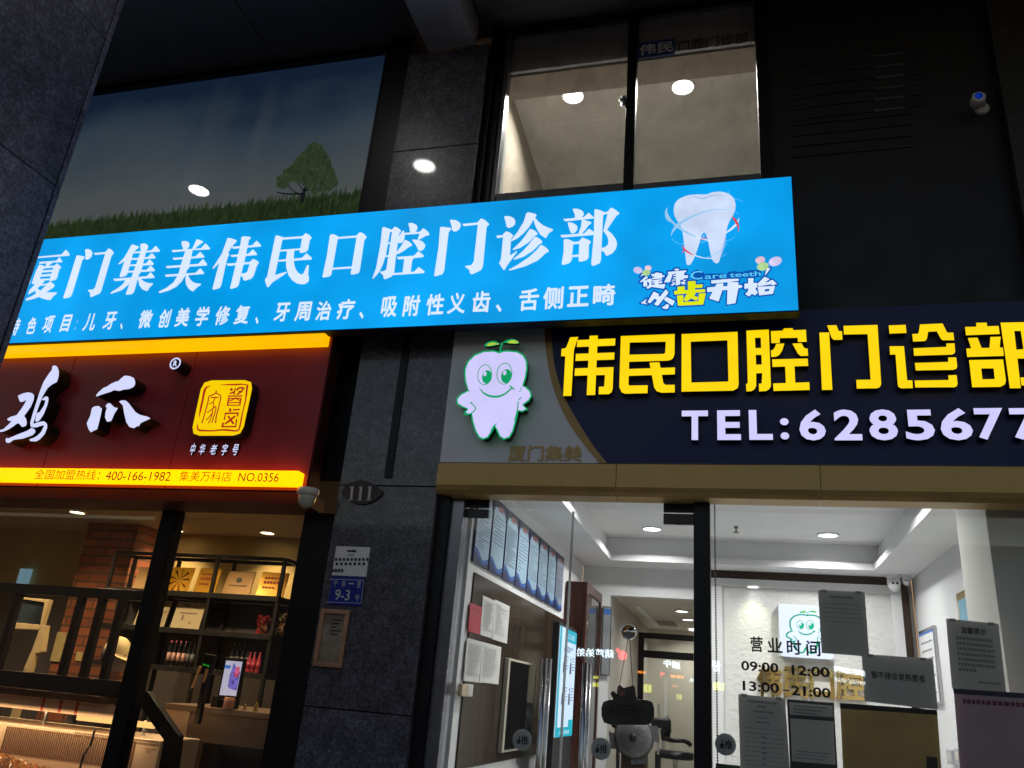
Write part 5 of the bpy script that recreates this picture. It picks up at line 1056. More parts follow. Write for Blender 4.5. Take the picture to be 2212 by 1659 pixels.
for r_ in range(2):
    for c_ in range(2):
        yy, zz = y0+ww*(.24+.40*c_), z1_-hh*(.33+.29*r_)
        g.poly([[Vector((X+.003, yy+u*ww, zz+v*hh)) for u, v in ((0, 0), (.05, .03), (.02, .05), (.05, .075), (.08, .05), (.06, .03), (.1, 0), (.11, -.09), (-.01, -.09))]])
        for k in range(5): g.box((X+.0025, yy+ww*.15, zz+hh*(.06-.028*k)), (X+.0035, yy+ww*(.3-.03*(k % 3)), zz+hh*(.068-.028*k)))
for k in range(3): g.box((X+.0025, y0+ww*.25, z1_-hh*(.18+.02*k)), (X+.0035, y0+ww*(.8-.1*k), z1_-hh*(.172+.02*k)))
g.build('screen_figures', M_SCI, scr)
for s, u, v, w_, h in (('口腔', .48, .905, .40, .055), ('全家口腔健康', .2, .022, .6, .035)): g = MB(); text_on(g, s, (X+.0032, y0+ww*u, z0+hh*v), (0, ww*w_, 0), (0, 0, hh*h)); g.build('screen_text', M_SCW, scr)
settle(t)
# wood cabinet with a glazed side
xc = at(zA(920, 610), 8.31).x; yf = atX(zA(1004, 690), xc).y; cz = at(zA(850, 602), 8.31).z
t = thing('wood_cabinet', 'dark wood cabinet with a glazed door beside the corridor', 'cabinet')
M_MAH = wood('mahogany', (.035, .012, .009), (.085, .032, .024), .28, 2.2)
MB().box((XL+.013, 3.31, 0), (xc-.03, yf, cz)).build('carcass', M_MAH, t, .003)
MB().box((xc-.029, 3.31, 0), (xc, 3.40, cz)).box((xc-.029, yf-.08, 0), (xc, yf, cz)).box((xc-.029, 3.401, cz-.10), (xc, yf-.081, cz)).box((xc-.029, 3.401, 0), (xc, yf-.081, .9)).build('door_frame', M_MAH, t, .003)
MB().box((xc-.018, 3.402, .902), (xc-.013, yf-.082, cz-.102)).build('door_pane', plain('cabinet_glass', (.05, .045, .04), .05, 0, .4, 5), t); settle(t)
t = thing('scroll_chart', 'narrow grey chart hanging on the white wall between cabinet and corridor', 'chart')
a, b = at(zA(1008, 742), 9.26), at(zA(1046, 1138), 9.26)
MB().box((a.x, 4.26, b.z), (b.x, 4.285, a.z)).build('frame', M_STEEL, t, .003); MB().box((a.x+.012, 4.257, b.z+.012), (b.x-.012, 4.2595, a.z-.012)).build('sheet', plain('chart_grey', (.26, .27, .29), .3, 0, .3, 3), t); MB().box((a.x+.014, 4.2555, a.z-.09), (b.x-.014, 4.2568, a.z-.03)).build('header', MATS['header_blue'], t); settle(t)
# dental stool and fan down the corridor
t = thing('dental_stool', 'black stool with curved armrest and thin backrest in the corridor', 'stool')
SDp = 10.6
def c3(x, y, dy=0): q = at(zC(x, y), SDp); return Vector((q.x, q.y+dy, q.z))
MB().tube([c3(985, 1220), c3(1000, 1110), c3(1018, 1095), c3(1045, 1130), c3(1050, 1250), c3(1030, 1340), c3(1000, 1340), c3(985, 1220)], .035).tube([c3(1005, 1130), c3(1035, 1220), c3(1015, 1330)], .05).build('backrest', M_BLACK, t, smooth=True)
MB().tube([c3(1020, 1330, -.1), c3(1100, 1345, -.15), c3(1230, 1350, -.15), c3(1280, 1375, -.12), c3(1300, 1400, -.1)], .026).build('armrest', M_BLACK, t, smooth=True)
q = c3(1125, 1515); MB().lathe((q.x, q.y, q.z), [(.20, -.04), (.24, -.02), (.24, .02), (.19, .045)], 28).build('seat', M_BLACK, t, smooth=True)
MB().tube([c3(990, 1350), c3(985, 1450), c3(1010, 1520)], .02).build('back_bar', M_STEEL, t)
MB().lathe((q.x, q.y, 0), [(.03, .1), (.03, q.z-.04)], 16).build('post', M_STEEL, t)
for k in range(5):
    a_ = k*1.2566; MB().tube([(q.x, q.y, .10), (q.x+.27*math.cos(a_), q.y+.27*math.sin(a_), .065)], .018).lathe((q.x+.27*math.cos(a_), q.y+.27*math.sin(a_), .015), [(.02, 0), (.028, .02), (.02, .045)], 10).build('leg', M_BLACK, t)
settle(t)
t = thing('instrument_stand', 'black post with clamped arm beside the dental stool in the corridor', 'stand')
a, b = at(zC(935, 1190), 10.2), at(zC(925, 1640), 10.2)
MB().tube([(a.x, a.y, 0.02), (a.x, a.y, a.z-.3)], .035).build('post', M_BLACK, t); MB().tube([(a.x, a.y, a.z-.301), (a.x-.0, a.y, at(zC(912, 935), 10.2).z)], .014).build('rod', M_STEEL, t); MB().box((a.x-.08, a.y-.05, a.z-.02), (a.x+.14, a.y+.05, a.z+.09)).build('clamp', M_BLACK, t, .02); MB().lathe((a.x, a.y, 0.0), [(.22, .013), (.22, .03), (.05, .05)], 24).build('base', M_BLACK, t); settle(t)
t = thing('floor_fan', 'grey round floor fan on a dark stand behind the hanging open sign', 'fan')
FDp = 9.0; c = at(zC(660, 1315), FDp); rr = .20
g = MB()
for k in range(28):
    a_ = k*2*math.pi/28; g.tube([(c.x+.03*math.cos(a_), c.y-.07, c.z+.03*math.sin(a_)), (c.x+rr*.6*math.cos(a_), c.y-.065, c.z+rr*.6*math.sin(a_)), (c.x+rr*math.cos(a_), c.y, c.z+rr*math.sin(a_))], .003, 5)
g.tube([(c.x+rr*math.cos(k*.2094), c.y, c.z+rr*math.sin(k*.2094)) for k in range(31)], .007, 6).build('cage', plain('fan_grey', (.05, .05, .052), .5), t)
g = MB()
for k in range(4):
    a_ = k*1.571; pts = [Vector((c.x+r_*math.cos(a_+d), c.y+.0+.03*d, c.z+r_*math.sin(a_+d))) for r_, d in ((.04, -.2), (.26, -.1), (.27, .5), (.18, .75), (.05, .4))]; g.poly([pts], (0, .003, 0))
g.build('blades', plain('fan_blade', (.05, .052, .055), .4), t); MB().lathe((c.x, c.y-.02, c.z), [(rr*.97, 0), (rr*.9, -.02), (rr*.3, -.04)], 36, 'y').build('guard', plain('fan_guard', (.085, .088, .09), .35, 0, .25, 6), t, smooth=True); MB().lathe((c.x, c.y-.06, c.z), [(.03, -.02), (.045, 0), (.045, .14), (.03, .2)], 18, 'y').build('motor', M_BLACK, t, smooth=True)
q0, q1 = at(zC(415, 1165), FDp), at(zC(600, 1305), FDp); MB().tube([(q0.x, q0.y+.05, q0.z), (q1.x, q1.y+.05, q1.z)], .028).build('arm', M_BLACK, t, smooth=True)
MB().box((c.x-.13, c.y+.03, .06), (c.x+.13, c.y+.2, c.z-.1)).build('stand', M_DW, t, .01); MB().box((c.x-.25, c.y-.05, .013), (c.x+.25, c.y+.3, .059)).build('base', M_DW, t, .01); settle(t)
t = thing('stair_rail', 'black sloping handrail beside the corridor wall under the open sign', 'handrail')
a, b, c_ = at(zC(360, 1240), 9.6), at(zC(490, 1370), 9.6), at(zC(500, 1250), 9.6)
MB().tube([(a.x, a.y, a.z), (b.x, b.y-.05, b.z), (b.x+.02, b.y-.05, .013)], .02).tube([(a.x, a.y, a.z), (a.x+.03, a.y, .013)], .012).build('rail', M_BLACK, t, smooth=True); settle(t)

# ================================================================== DELICATESSEN WINDOW AND INTERIOR
q0, q1 = at(z7(945, 190), 5).x, at(z7(1018, 190), 5).x; qr = at(z7(1748, 210), 5).x; qt = at(z7(1300, 205), 5).z
t = thing('deli_window', 'black framed shop window of the delicatessen under the red sign', 'window')
MB().box((qr, -.05, 0), (xl-.003, .12, 2.66)).build('side_frame', M_BLACK, t, .003)
MB().box((q0, -.04, 0), (q1, .08, qt-.001)).build('mullion', M_BLACK, t, .003)
MB().box((-8, -.05, qt), (qr-.001, .08, 2.70)).build('head_frame', M_BLACK, t, .003)
for a, b in ((-8, q0-.001), (q1+.001, qr-.001)): MB().box((a, .012, .02), (b, .020, qt-.001)).build('pane', M_DGLASS, t)
settle(t)
M_OLIVE = plain('ochre_wall', (.48, .37, .15), .8, 0, .08, 3); M_TAUPE = plain('taupe_wall', (.10, .09, .085), .8, 0, .12, 3); M_DCEIL = plain('deli_ceiling', (.42, .34, .25), .8, 0, .06, 2)
DZ, DB = 3.03, 3.05
t = thing('deli_room', 'dim warm delicatessen interior behind the left shop window', 'room')
MB().box((-9.5, DB, 2.35), (-2.95, DB+.1, DZ)).build('back_wall', M_OLIVE, t); MB().box((-9.5, DB-.012, 0), (-2.95, DB+.1, 2.349)).build('back_wall', M_TAUPE, t)
MB().box((-9.5, .1, DZ), (-2.95, DB+.1, DZ+.08)).build('ceiling', M_DCEIL, t)
MB().box((-3.0, .13, 0), (-2.95, DB, DZ-.001)).build('right_wall', M_TAUPE, t); MB().box((-9.6, .1, 0), (-9.5, DB, DZ)).build('left_wall', M_OLIVE, t)
MB().box((-9.5, .1, -.01), (-2.95, DB, .012)).build('floor', plain('deli_floor', (.20, .17, .14), .4, 0, .1, 3), t); settle(t)
bxa, bxb = at(z7(490, 330), 7.5).x, at(z7(775, 345), 7.5).x
t = thing('brick_pier', 'orange red brick wall section inside the delicatessen behind the black lattice', 'wall')
MB().box((bxa, 2.5, 0), (bxb, DB-.013, DZ-.002)).build('brickwork', brick_mat('red_brick'), t); settle(t)
M_LAMPD = glow('lamp_warm', (1, .80, .45), 14, .02)
for x_, y_ in ((-6.9, .9), (-5.4, .9), (-4.0, .9)): downlight(x_, y_, DZ, .07, M_LAMPD, 'deli_ceiling_light', 'added unseen warm lamp near the delicatessen glass, behind the red sign', 'lamps in the delicatessen ceiling', 34, (1, .72, .40), spread=150)  # unseen lamps added to light the delicatessen from the front
for p, lab, w_ in ((z7(440, 205), 'warm recessed lamp in the left pane of the delicatessen', 4), (z7(1515, 322), 'warm recessed lamp near the right end of the delicatessen shelf', 13), (z7(1000, 308), 'warm recessed lamp beside the window post of the delicatessen', 10)):
    q = atZ(p, DZ); q.y = min(q.y, DB-.17); downlight(q.x, q.y, DZ, .07, M_LAMPD, 'deli_ceiling_light', lab, 'lamps in the delicatessen ceiling', w_, (1, .70, .36), spread=110)
# black lattice inside the left pane
t = thing('lattice_partition', 'black metal lattice partition standing inside the left delicatessen pane', 'partition')
LDp = 5.32
zt_l = at(z7(400, 632), LDp).z; zb_l = at(z7(400, 1140), LDp).z; xr_l = at(z7(880, 660), LDp).x
MB().box((-6.6, .30, zt_l-.075), (xr_l, .36, zt_l)).build('top_rail', M_BLACK, t, .003); MB().box((-6.6, .28, zb_l-.11), (xr_l, .38, zb_l)).build('bottom_rail', M_BLACK, t, .003)
for x in (92, 455, 575, 690):
    a = at(z7(x, 720), LDp).x; MB().box((a-.028, .305, zb_l+.001), (a+.028, .355, zt_l-.076)).build('upright', M_BLACK, t, .003)
MB().box((-6.6, .2, zb_l-.16), (xr_l-.14, .75, zb_l-.112)).build('ledge', wood('ledge_wood', (.04, .02, .012), (.09, .045, .02), .4), t, .004)
settle(t)
# shelf unit
t = thing('shelf_unit', 'black metal shelf unit along the delicatessen back wall', 'shelf')
SF, SB_ = 2.02, 2.32
sx0, sx1 = at(z7(655, 460), 7.02).x, at(z7(1612, 500), 7.02).x; stz = at(z7(1612, 490), 7.02).z
lv = [at(z7(1590, 690), 7.02).z, at(z7(1590, 908), 7.02).z, at(z7(1490, 1125), 7.02).z, .95]
M_SHF = plain('shelf_black', (.010, .009, .009), .45, .2, .2, 9)
for x in (sx0, sx0+(sx1-sx0)*.28, sx0+(sx1-sx0)*.62, sx1):
    for y in (SF, SB_): MB().box((x-.017, y-.017, 0.013), (x+.017, y+.017, stz)).build('upright', M_SHF, t, .002)
for y in (SF, SB_): MB().box((sx0, y-.018, stz+.0005), (sx1, y+.018, stz+.035)).build('top_rail', M_SHF, t, .002)
for x in (sx0, sx1): MB().box((x-.018, SF+.019, stz+.001), (x+.018, SB_-.019, stz+.034)).build('top_rail', M_SHF, t, .002)
for z in lv: MB().box((sx0-.016, SF-.03, z-.05), (sx1+.016, SB_+.03, z)).build('shelf_board', M_SHF, t, .002)
MB().box((sx0-.016, SB_+.031, lv[2]), (sx1+.016, SB_+.045, lv[0]-.051)).build('back_panel', plain('shelf_back', (.055, .05, .05), .7), t)
settle(t)
M_PLQ = plain('brass_plaque', (.85, .44, .02), .32, .25, .10, 5); M_PLB = plain('bronze_plaque', (.46, .27, .09), .4, .25, .15, 6); M_PLR = plain('plaque_red', (.45, .05, .02), .5)
def plaque(label, bl, tr, mat, kind):
    t = thing('award_plaque', label, 'plaque', 'plaques on the top shelf')
    a, b = at(zD(*bl), 7.12), at(zD(*tr), 7.12); z0 = lv[0]+.001; x0, x1 = a.x, b.x; z1_ = max(b.z+.02, z0+.15); ln = .05
    def P(u, v, k=0): return Vector((x0+(x1-x0)*u, 2.10+ln*v-k, z0+(z1_-z0)*v))
    MB().poly([[P(0, 0), P(1, 0), P(1, 1), P(0, 1)]], (0, .012, 0)).build('board', mat, t, .002)
    g = MB()
    if kind == 'lines':
        for i in range(3):
            for k in range(6-i): g.poly([[P(.16+k*.12, .72-i*.2, .002), P(.25+k*.12, .72-i*.2, .002), P(.25+k*.12, .80-i*.2+(.04 if i == 1 else 0), .002), P(.16+k*.12, .80-i*.2+(.04 if i == 1 else 0), .002)]])
        g.build('engraved_text', M_PLR, t)
    elif kind == 'rays':
        for k in range(9):
            a0 = k*.698; r_ = .46; g.poly([[P(.48, .48, .004), P(.48+r_*math.cos(a0), .48+r_*math.sin(a0), .002), P(.48+r_*math.cos(a0+.16), .48+r_*math.sin(a0+.16), .012)]])
        g.build('ray_relief', plain('bright_brass', (.92, .68, .18), .15, 1., .2, 9), t)
    elif kind == 'seal':
        g.poly([[P(.5+.11*math.cos(k*.45), .62+.11*math.sin(k*.45), .003) for k in range(14)]]); g.build('emblem_disc', plain('emblem_dark', (.03, .05, .03), .4), t)
        g = MB()
        for k in range(8): g.poly([[P(.18+k*.08, .36, .002), P(.24+k*.08, .36, .002), P(.24+k*.08, .42, .002), P(.18+k*.08, .42, .002)]])
        n = 12
        for k in range(n): g.poly([[P(k/n, -.0, .002), P((k+.5)/n, .045, .002), P((k+1)/n, 0, .002)]]); g.poly([[P(k/n, 1., .002), P((k+.5)/n, .955, .002), P((k+1)/n, 1., .002)]])
        g.build('engraved_text', plain('plaque_brown', (.12, .06, .02), .5), t)
    settle(t)
plaque('dim tan plaque behind the window post on the top shelf', (225, 568), (440, 350), M_PLB, '')
plaque('shiny brass plaque with ray pattern, beside the window post on the top shelf', (592, 590), (890, 355), M_PLQ, 'rays')
plaque('plain golden plaque with red text between the ray plaque and the bronze one', (900, 608), (1190, 368), M_PLQ, 'lines')
plaque('bronze plaque with jagged edge and dark round emblem on the top shelf', (1212, 632), (1565, 400), M_PLB, 'seal')
plaque('golden plaque with red text at the right end of the top shelf', (1590, 655), (1935, 412), M_PLQ, 'lines')
M_CERT = plain('certificate_cream', (.55, .46, .27), .5, 0, .08, 5)
def cert(label, bl, tr):
    t = thing('certificate', label, 'certificate', 'certificates on the middle shelf'); a, b = at(zD(*bl), 7.12), at(zD(*tr), 7.12)
    z0 = lv[1]+.001; z1_ = b.z
    MB().hexa([(a.x, 2.10, z0), (b.x, 2.10, z0), (b.x, 2.15, z1_), (a.x, 2.15, z1_)], [(a.x, 2.115, z0), (b.x, 2.115, z0), (b.x, 2.165, z1_), (a.x, 2.165, z1_)]).build('board', M_CERT, t, .002)
    g = MB(); dx, dz2 = b.x-a.x, z1_-z0
    for u, v, w_, h in ((.25, .8, .2, .12), (.62, .8, .06, .06), (.2, .55, .6, .05), (.3, .3, .07, .2), (.6, .18, .06, .08)):
        g.add([(a.x+dx*u, 2.098+.05*v, z0+dz2*v), (a.x+dx*(u+w_), 2.098+.05*v, z0+dz2*v), (a.x+dx*(u+w_), 2.098+.05*(v+h), z0+dz2*(v+h)), (a.x+dx*u, 2.098+.05*(v+h), z0+dz2*(v+h))], [(0, 1, 2, 3)])
    g.build('printed_marks', plain('cert_ink', (.22, .17, .10), .6) if 'cert_ink' not in MATS else MATS['cert_ink'], t); settle(t)
cert('cream certificate largest on the middle shelf, right of the window post', (640, 1012), (1025, 720)); cert('narrow cream certificate beside the largest one on the middle shelf', (500, 985), (640, 700)); cert('cream certificate left of the window post on the middle shelf', (240, 968), (345, 705))
# bouquets
for label, xs, ys, cols, sd in (('red ribbon bouquet on the middle shelf, left of the foil one', (1600, 1740), (880, 1075), ((.32, .03, .03), (.38, .20, .12), (.25, .02, .03)), 3), ('foil wrapped red and silver bouquet at the right end of the middle shelf', (1775, 1920), (850, 1105), ((.35, .16, .12), (.45, .32, .22), (.04, .09, .03)), 8)):
    t = thing('gift_bouquet', label, 'bouquet', 'bouquets on the middle shelf'); rn = random.Random(sd)
    a, b = at(zD(xs[0], ys[1]), 7.15), at(zD(xs[1], ys[0]), 7.15); z0 = lv[1]+.001
    for ci, cc in enumerate(cols):
        g = MB()
        for k in range(60):
            h = rn.random(); p = Vector(((a.x+b.x)/2+(b.x-a.x)*(.2+.35*h)*rn.uniform(-1, 1), 2.15+rn.uniform(-.06, .06), z0+(b.z-z0)*h)); s = rn.uniform(.012, .032)
            n_ = Vector((rn.uniform(-1, 1), rn.uniform(-1, .2), rn.uniform(-1, 1))).normalized(); u = n_.orthogonal().normalized(); w_ = n_.cross(u)
            g.poly([[p+u*s, p+(u*.3+w_)*s, p+(-u)*s*.9, p+(u*-.2-w_)*s]])
        g.build('petals' if ci != 1 else 'wrapping', plain('bouquet_%d_%d' % (sd, ci), cc, .25, .25, .3, 30), t)
    MB().lathe(((a.x+b.x)/2, 2.15, z0), [(.02, 0), (.05, .05), (.03, .1)], 12).build('base_wrap', MATS['bouquet_%d_1' % sd], t, smooth=True); settle(t)
# bottles and cans on the low shelf
def bottle(name, label, grp, body, cap, lbl, r=.0185, h=.23):
    t = thing(name, label, 'bottle', grp)
    MB().lathe((0, 0, 0), [(r*.95, 0), (r, .006), (r, h*.62), (r*.4, h*.8), (r*.36, h*.93)], 16).build('glass', body, t, smooth=True)
    MB().lathe((0, 0, 0), [(r*1.03, h*.18), (r*1.03, h*.52)], 16).build('label_band', lbl, t, smooth=True); MB().lathe((0, 0, 0), [(r*.45, h*.9), (r*.45, h)], 14).build('cap', cap, t, smooth=True); settle(t); return t
M_BTL = plain('bottle_dark', (.012, .010, .012), .08, 0, .1, 9); M_PINK = plain('cap_pink', (.42, .06, .16), .4); M_LPK = plain('label_pink', (.55, .32, .28), .5); M_LGR = plain('label_grey', (.13, .13, .15), .5); M_CGR = plain('cap_green', (.16, .22, .08), .4); M_CRD = plain('can_red', (.36, .035, .055), .35)
def place_row(proto, pxs, y, D, lab, z):
    for i, x in enumerate(pxs):
        q = at(zD(x, y), D); loc = Vector((q.x, D-5, z))
        if i == 0: proto.location = loc
        else: clone(proto, loc)
place_row(bottle('bottle', 'dark bottle with pink cap and pale pink label on the low shelf', 'pink capped bottles', M_BTL, M_PINK, M_LPK), (622, 676, 730, 786), 1300, 7.06, '', lv[2]+.001)
place_row(bottle('bottle', 'dark bottle with grey label beside the pink labelled bottles', 'grey labelled bottles', M_BTL, M_BTL, M_LGR), (836, 888, 944), 1300, 7.06, '', lv[2]+.001)
place_row(bottle('bottle', 'dark bottle with green cap standing behind the screen', 'green capped bottles', M_BTL, M_CGR, M_LGR, .0185, .25), (1325, 1382, 1440, 1500), 1300, 7.10, '', lv[2]+.001)
place_row(bottle('bottle', 'small red bottle on the low shelf right of the glowing screen', 'red bottles', M_CRD, M_CRD, M_CRD, .021, .18), (1525, 1575, 1632), 1300, 7.02, '', lv[2]+.001)
# counter
ctz = at(z7(1250, 1322), 5.95).z; ck0, ck1 = at(z7(930, 1320), 5.95).x, -3.02
t = thing('counter', 'brown service counter under the glowing order screen', 'counter')
MB().box((ck0, .95, ctz-.045), (ck1, 1.75, ctz)).build('top', plain('counter_top', (.17, .12, .085), .35, 0, .1, 5), t, .004)
ckm = at(z7(1072, 1340), 5.95).x; czb = at(z7(1060, 1500), 5.95).z
MB().box((ckm, .97, .012), (ck1, 1.7, ctz-.046)).build('front', plain('counter_front', (.155, .105, .075), .5, 0, .12, 6), t, .003)
MB().box((ck0+.005, .965, czb), (ckm-.001, 1.7, ctz-.046)).build('end_panel', plain('end_panel_cream', (.62, .45, .30), .5, 0, .05, 4), t, .003); MB().box((ck0+.03, 1.0, .012), (ckm-.002, 1.7, czb-.001)).build('lower_panel', M_TAUPE, t)
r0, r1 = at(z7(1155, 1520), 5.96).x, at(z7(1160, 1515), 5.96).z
MB().box((r0, .955, .012), (ck1, .969, r1)).build('recess_shade', M_BLACK, t); settle(t)  # thin black sheet put in for the shade of a recess
# order screen
t = thing('order_screen', 'upright black order terminal with a glowing white and blue picture', 'screen')
TD = 5.98; a, b = at(z7(1236, 1245), TD), at(z7(1366, 1057), TD); x0, x1, z0, z1_ = a.x, b.x, a.z, b.z
MB().box((x0-.02, 1.0, z0-.035), (x1+.02, 1.03, z1_+.025)).build('bezel', M_BLACK, t, .006)
scr = MB().box((x0, .994, z0), (x1, .9995, z1_)).build('screen', glow('tablet_white', (.52, .50, .66), .95, .05), t)
W_, H_ = x1-x0, z1_-z0
def tp(pts): return [Vector((x0+u*W_, .9935, z0+v*H_)) for u, v in pts]
MB().poly([tp([(.0, .77), (.36, .77), (.36, .87), (0, .87)])]).build('blue_bar', glow('tablet_blue', (.06, .19, .62), .9, .1), scr)
MB().poly([tp([(.42, .25), (.62, .2), (.95, .17), (1., .2), (1., .72), (.82, .66), (.66, .86), (.5, .96), (.46, .75), (.4, .6)])]).build('picture_shape', glow('tablet_violet', (.16, .13, .52), .9, .6, 40), scr)
MB().poly([[Vector((p.x, .9928, p.z)) for p in tp([(.62, .62), (.74, .86), (.92, .84), (.98, .6), (.8, .52)])]]).build('picture_shape', glow('tablet_rose', (.62, .10, .22), .95, .4, 40), scr)
MB().box((x0+.03, 1.031, ctz+.001), (x1-.03, 1.12, z0+.1)).build('stand', M_BLACK, t, .01); settle(t)
t = thing('card_reader', 'black box standing left of the order screen on the counter', 'box'); a, b = at(z7(1178, 1318), 5.98), at(z7(1232, 1250), 5.98)
MB().box((a.x, 1.0, ctz+.001), (b.x, 1.12, b.z)).build('case', M_BLACK, t, .008); settle(t)
q = at(z7(1280, 1310), 5.93)
t = thing('glass_jar', 'pink lit glass jar under the order screen', 'jar'); MB().lathe((q.x, .962, ctz+.001), [(.035, 0), (.042, .01), (.042, .075), (.036, .085)], 18).build('jar', plain('jar_pink', (.55, .28, .20), .15, 0, .2, 20), t, smooth=True); MB().lathe((q.x, .962, ctz+.087), [(.037, 0), (.037, .012)], 18).build('lid', M_GOLD, t); settle(t)
for x, s, lab in ((1372, .8, 'small gold trinket right of the pink jar on the counter'), (1435, 1.2, 'larger gold trinket farthest right on the counter'), (1130, .9, 'small gold trinket left of the order screen')):
    q = at(z7(x, 1310), 5.98); t = thing('gold_trinket', lab, 'trinket', 'gold trinkets on the counter'); MB().lathe((q.x, 1.02, ctz+.001), [(.016*s, 0), (.02*s, .006), (.008*s, .02*s), (.017*s, .035*s), (.010*s, .05*s), (.003, .058*s)], 14).build('body', MATS['bright_brass'], t, smooth=True); settle(t)
t = thing('kitchen_scale', 'black scale head with green digits and two wooden slats by the window post', 'scale')
def c7(x, y, D=5.7): return at(z7(x, y), D)
a, b, c_, d = c7(1120, 1130), c7(1160, 1010), c7(1212, 1020), c7(1182, 1125)
MB().poly([[a, b, c_, d]], (0, .05, .0)).build('head', M_BLACK, t, .006)
g = MB()
for x in (1150, 1158, 1170, 1178): p = c7(x, 1076+(x-1150)*.35, 5.698); g.box((p.x, p.y, p.z), (p.x+.004, p.y+.001, p.z+.010))
g.build('digits', glow('led_green', (.03, .9, .05), 1.2, .1), t)
for e in ([(1080, 1208), (1090, 1205), (1142, 1082), (1125, 1080)], [(1146, 1176), (1156, 1170), (1180, 1100), (1166, 1098)]): MB().poly([[c7(*p, 5.69) for p in e]], (0, .012, 0)).build('wooden_slat', plain('slat_wood', (.88, .50, .20), .5, 0, .15, 12) if 'slat_wood' not in MATS else MATS['slat_wood'], t, .003)
p = c7(1165, 1130, 5.72); MB().box((p.x-.02, p.y, p.z-.35), (p.x+.02, p.y+.04, p.z)).build('post', M_BLACK, t); settle(t)
# refrigerated display case
CDp = 5.33
M_CASE = plain('case_cream', (.74, .58, .42), .4, 0, .05, 3)
t = thing('display_case', 'cream refrigerated display case with vent grilles at the lower left', 'display case')
b0, b1 = at(z7(0, 1412), CDp), at(z7(918, 1490), CDp); zt_c = (b0.z+b1.z)/2; xr_c = b1.x; xl_c = b0.x-.6
MB().box((xl_c, CDp-5, .03), (xr_c, CDp-4.55, zt_c)).build('body', M_CASE, t, .008)
yf = CDp-5-.0015
g = MB(); a, b = at(z7(30, 1465), CDp), at(z7(770, 1530), CDp); va, vb = at(z7(300, 1452), CDp).z, at(z7(300, 1610), CDp).z
x = a.x
while x < b.x: g.box((x, yf-.003, vb), (x+.011, yf+.001, va)); x += .019
g.build('vent_grille', plain('vent_dark', (.16, .085, .05), .6), t)
g = MB(); a, b = at(z7(430, 1440), CDp), at(z7(895, 1522), CDp); zr = at(z7(680, 1478), CDp).z
x = a.x
while x < b.x:
    for r_ in range(2): g.box((x+(.005 if r_ else 0), yf-.0005, zr-.018-r_*.02), (x+.009+(.005 if r_ else 0), yf+.001, zr-.004-r_*.02))
    x += .0165
g.build('air_slots', MATS['vent_dark'], t)
g = MB()
for i, (u, v) in enumerate(((825, 1555), (855, 1558), (825, 1570))): p = at(z7(u, v), CDp); g.box((p.x, yf-.0005, p.z), (p.x+.04, yf+.001, p.z+.008))
g.build('rating_label', M_PLB, t)
# light canopy along the top, with red stripes and a lit tube under it
cz0, cz1 = at(z7(300, 1345), CDp-.04).z, at(z7(300, 1262), CDp-.04).z; cxr = at(z7(690, 1320), CDp-.04).x
MB().box((xl_c, CDp-5.04, cz0), (cxr, CDp-4.84, cz1)).build('canopy', plain('canopy_cream', (.72, .52, .36), .35, 0, .05, 4), t, .006)
g = MB()
for x in (243, 345, 440): p = at(z7(x, 1300), CDp-.04); g.box((p.x-.011, CDp-5.0425, cz0+.004), (p.x+.011, CDp-5.0395, cz1-.004))
g.build('red_stripe', plain('stripe_red', (.52, .03, .02), .45), t)
tz = at(z7(600, 1392), CDp+.1).z
for a, b in ((432, 575), (588, 870)):
    p, q = at(z7(a, 1370), CDp+.12), at(z7(b, 1410), CDp+.12); MB().box((p.x, CDp-4.88, tz-.02), (q.x, CDp-4.85, tz+.02)).build('light_tube', glow('tube_warm', (1., .60, .20), 1.1, .06) if 'tube_warm' not in MATS else MATS['tube_warm'], t, .006)
for x in (xr_c-.3, xr_c-1.2): MB().box((x, CDp-4.84, zt_c+.001), (x+.02, CDp-4.82, cz0-.001)).build('bracket', M_STEEL, t)
l = bpy.data.lights.new('case_tube_light', 'AREA'); l.shape = 'RECTANGLE'; l.size = 1.6; l.size_y = .06; l.energy = 5; l.color = (1, .66, .34)
lo = bpy.data.objects.new('case_tube_light', l); COL.objects.link(lo); lo.location = (xr_c-.95, CDp-5.12, cz0-.01); lo.rotation_euler = (R(28), 0, 0); lo.parent = t
settle(t)
# wrapped food heap in front of the case
rn = random.Random(11); t = thing('wrapped_food', 'crinkled amber plastic wrapped food heaped in the bottom left corner', 'food')
fa, fb = at(z7(-150, 1640), 5.22), at(z7(700, 1690), 5.22); g = MB(); nx, ny = 64, 16
zs = at(z7(0, 1575), 5.2).z
for j in range(ny+1):
    for i in range(nx+1):
        u, v = i/nx, j/ny; h = (1-u)**.6*(math.sin(v*3.1)**.5 if 0 < v < 1 else 0); g.v.append(Vector((fa.x+(fb.x-fa.x)*u+rn.uniform(-.012, .012), .06+.22*v+rn.uniform(-.008, .008), zs-.20+.22*h+rn.uniform(-.022, .022)*(1 if 0 < v < 1 else 0))))
for j in range(ny):
    for i in range(nx): a = j*(nx+1)+i; g.f.append((a, a+1, a+nx+2, a+nx+1))
g.build('crinkled_wrap', plain('amber_wrap', (.50, .24, .08), .16, 0, .5, 14, .8), t)
MB().box((fa.x, .055, .03), (fb.x, .30, zs-.20)).build('tray_stand', plain('tray_brown', (.08, .045, .025), .5), t); settle(t)
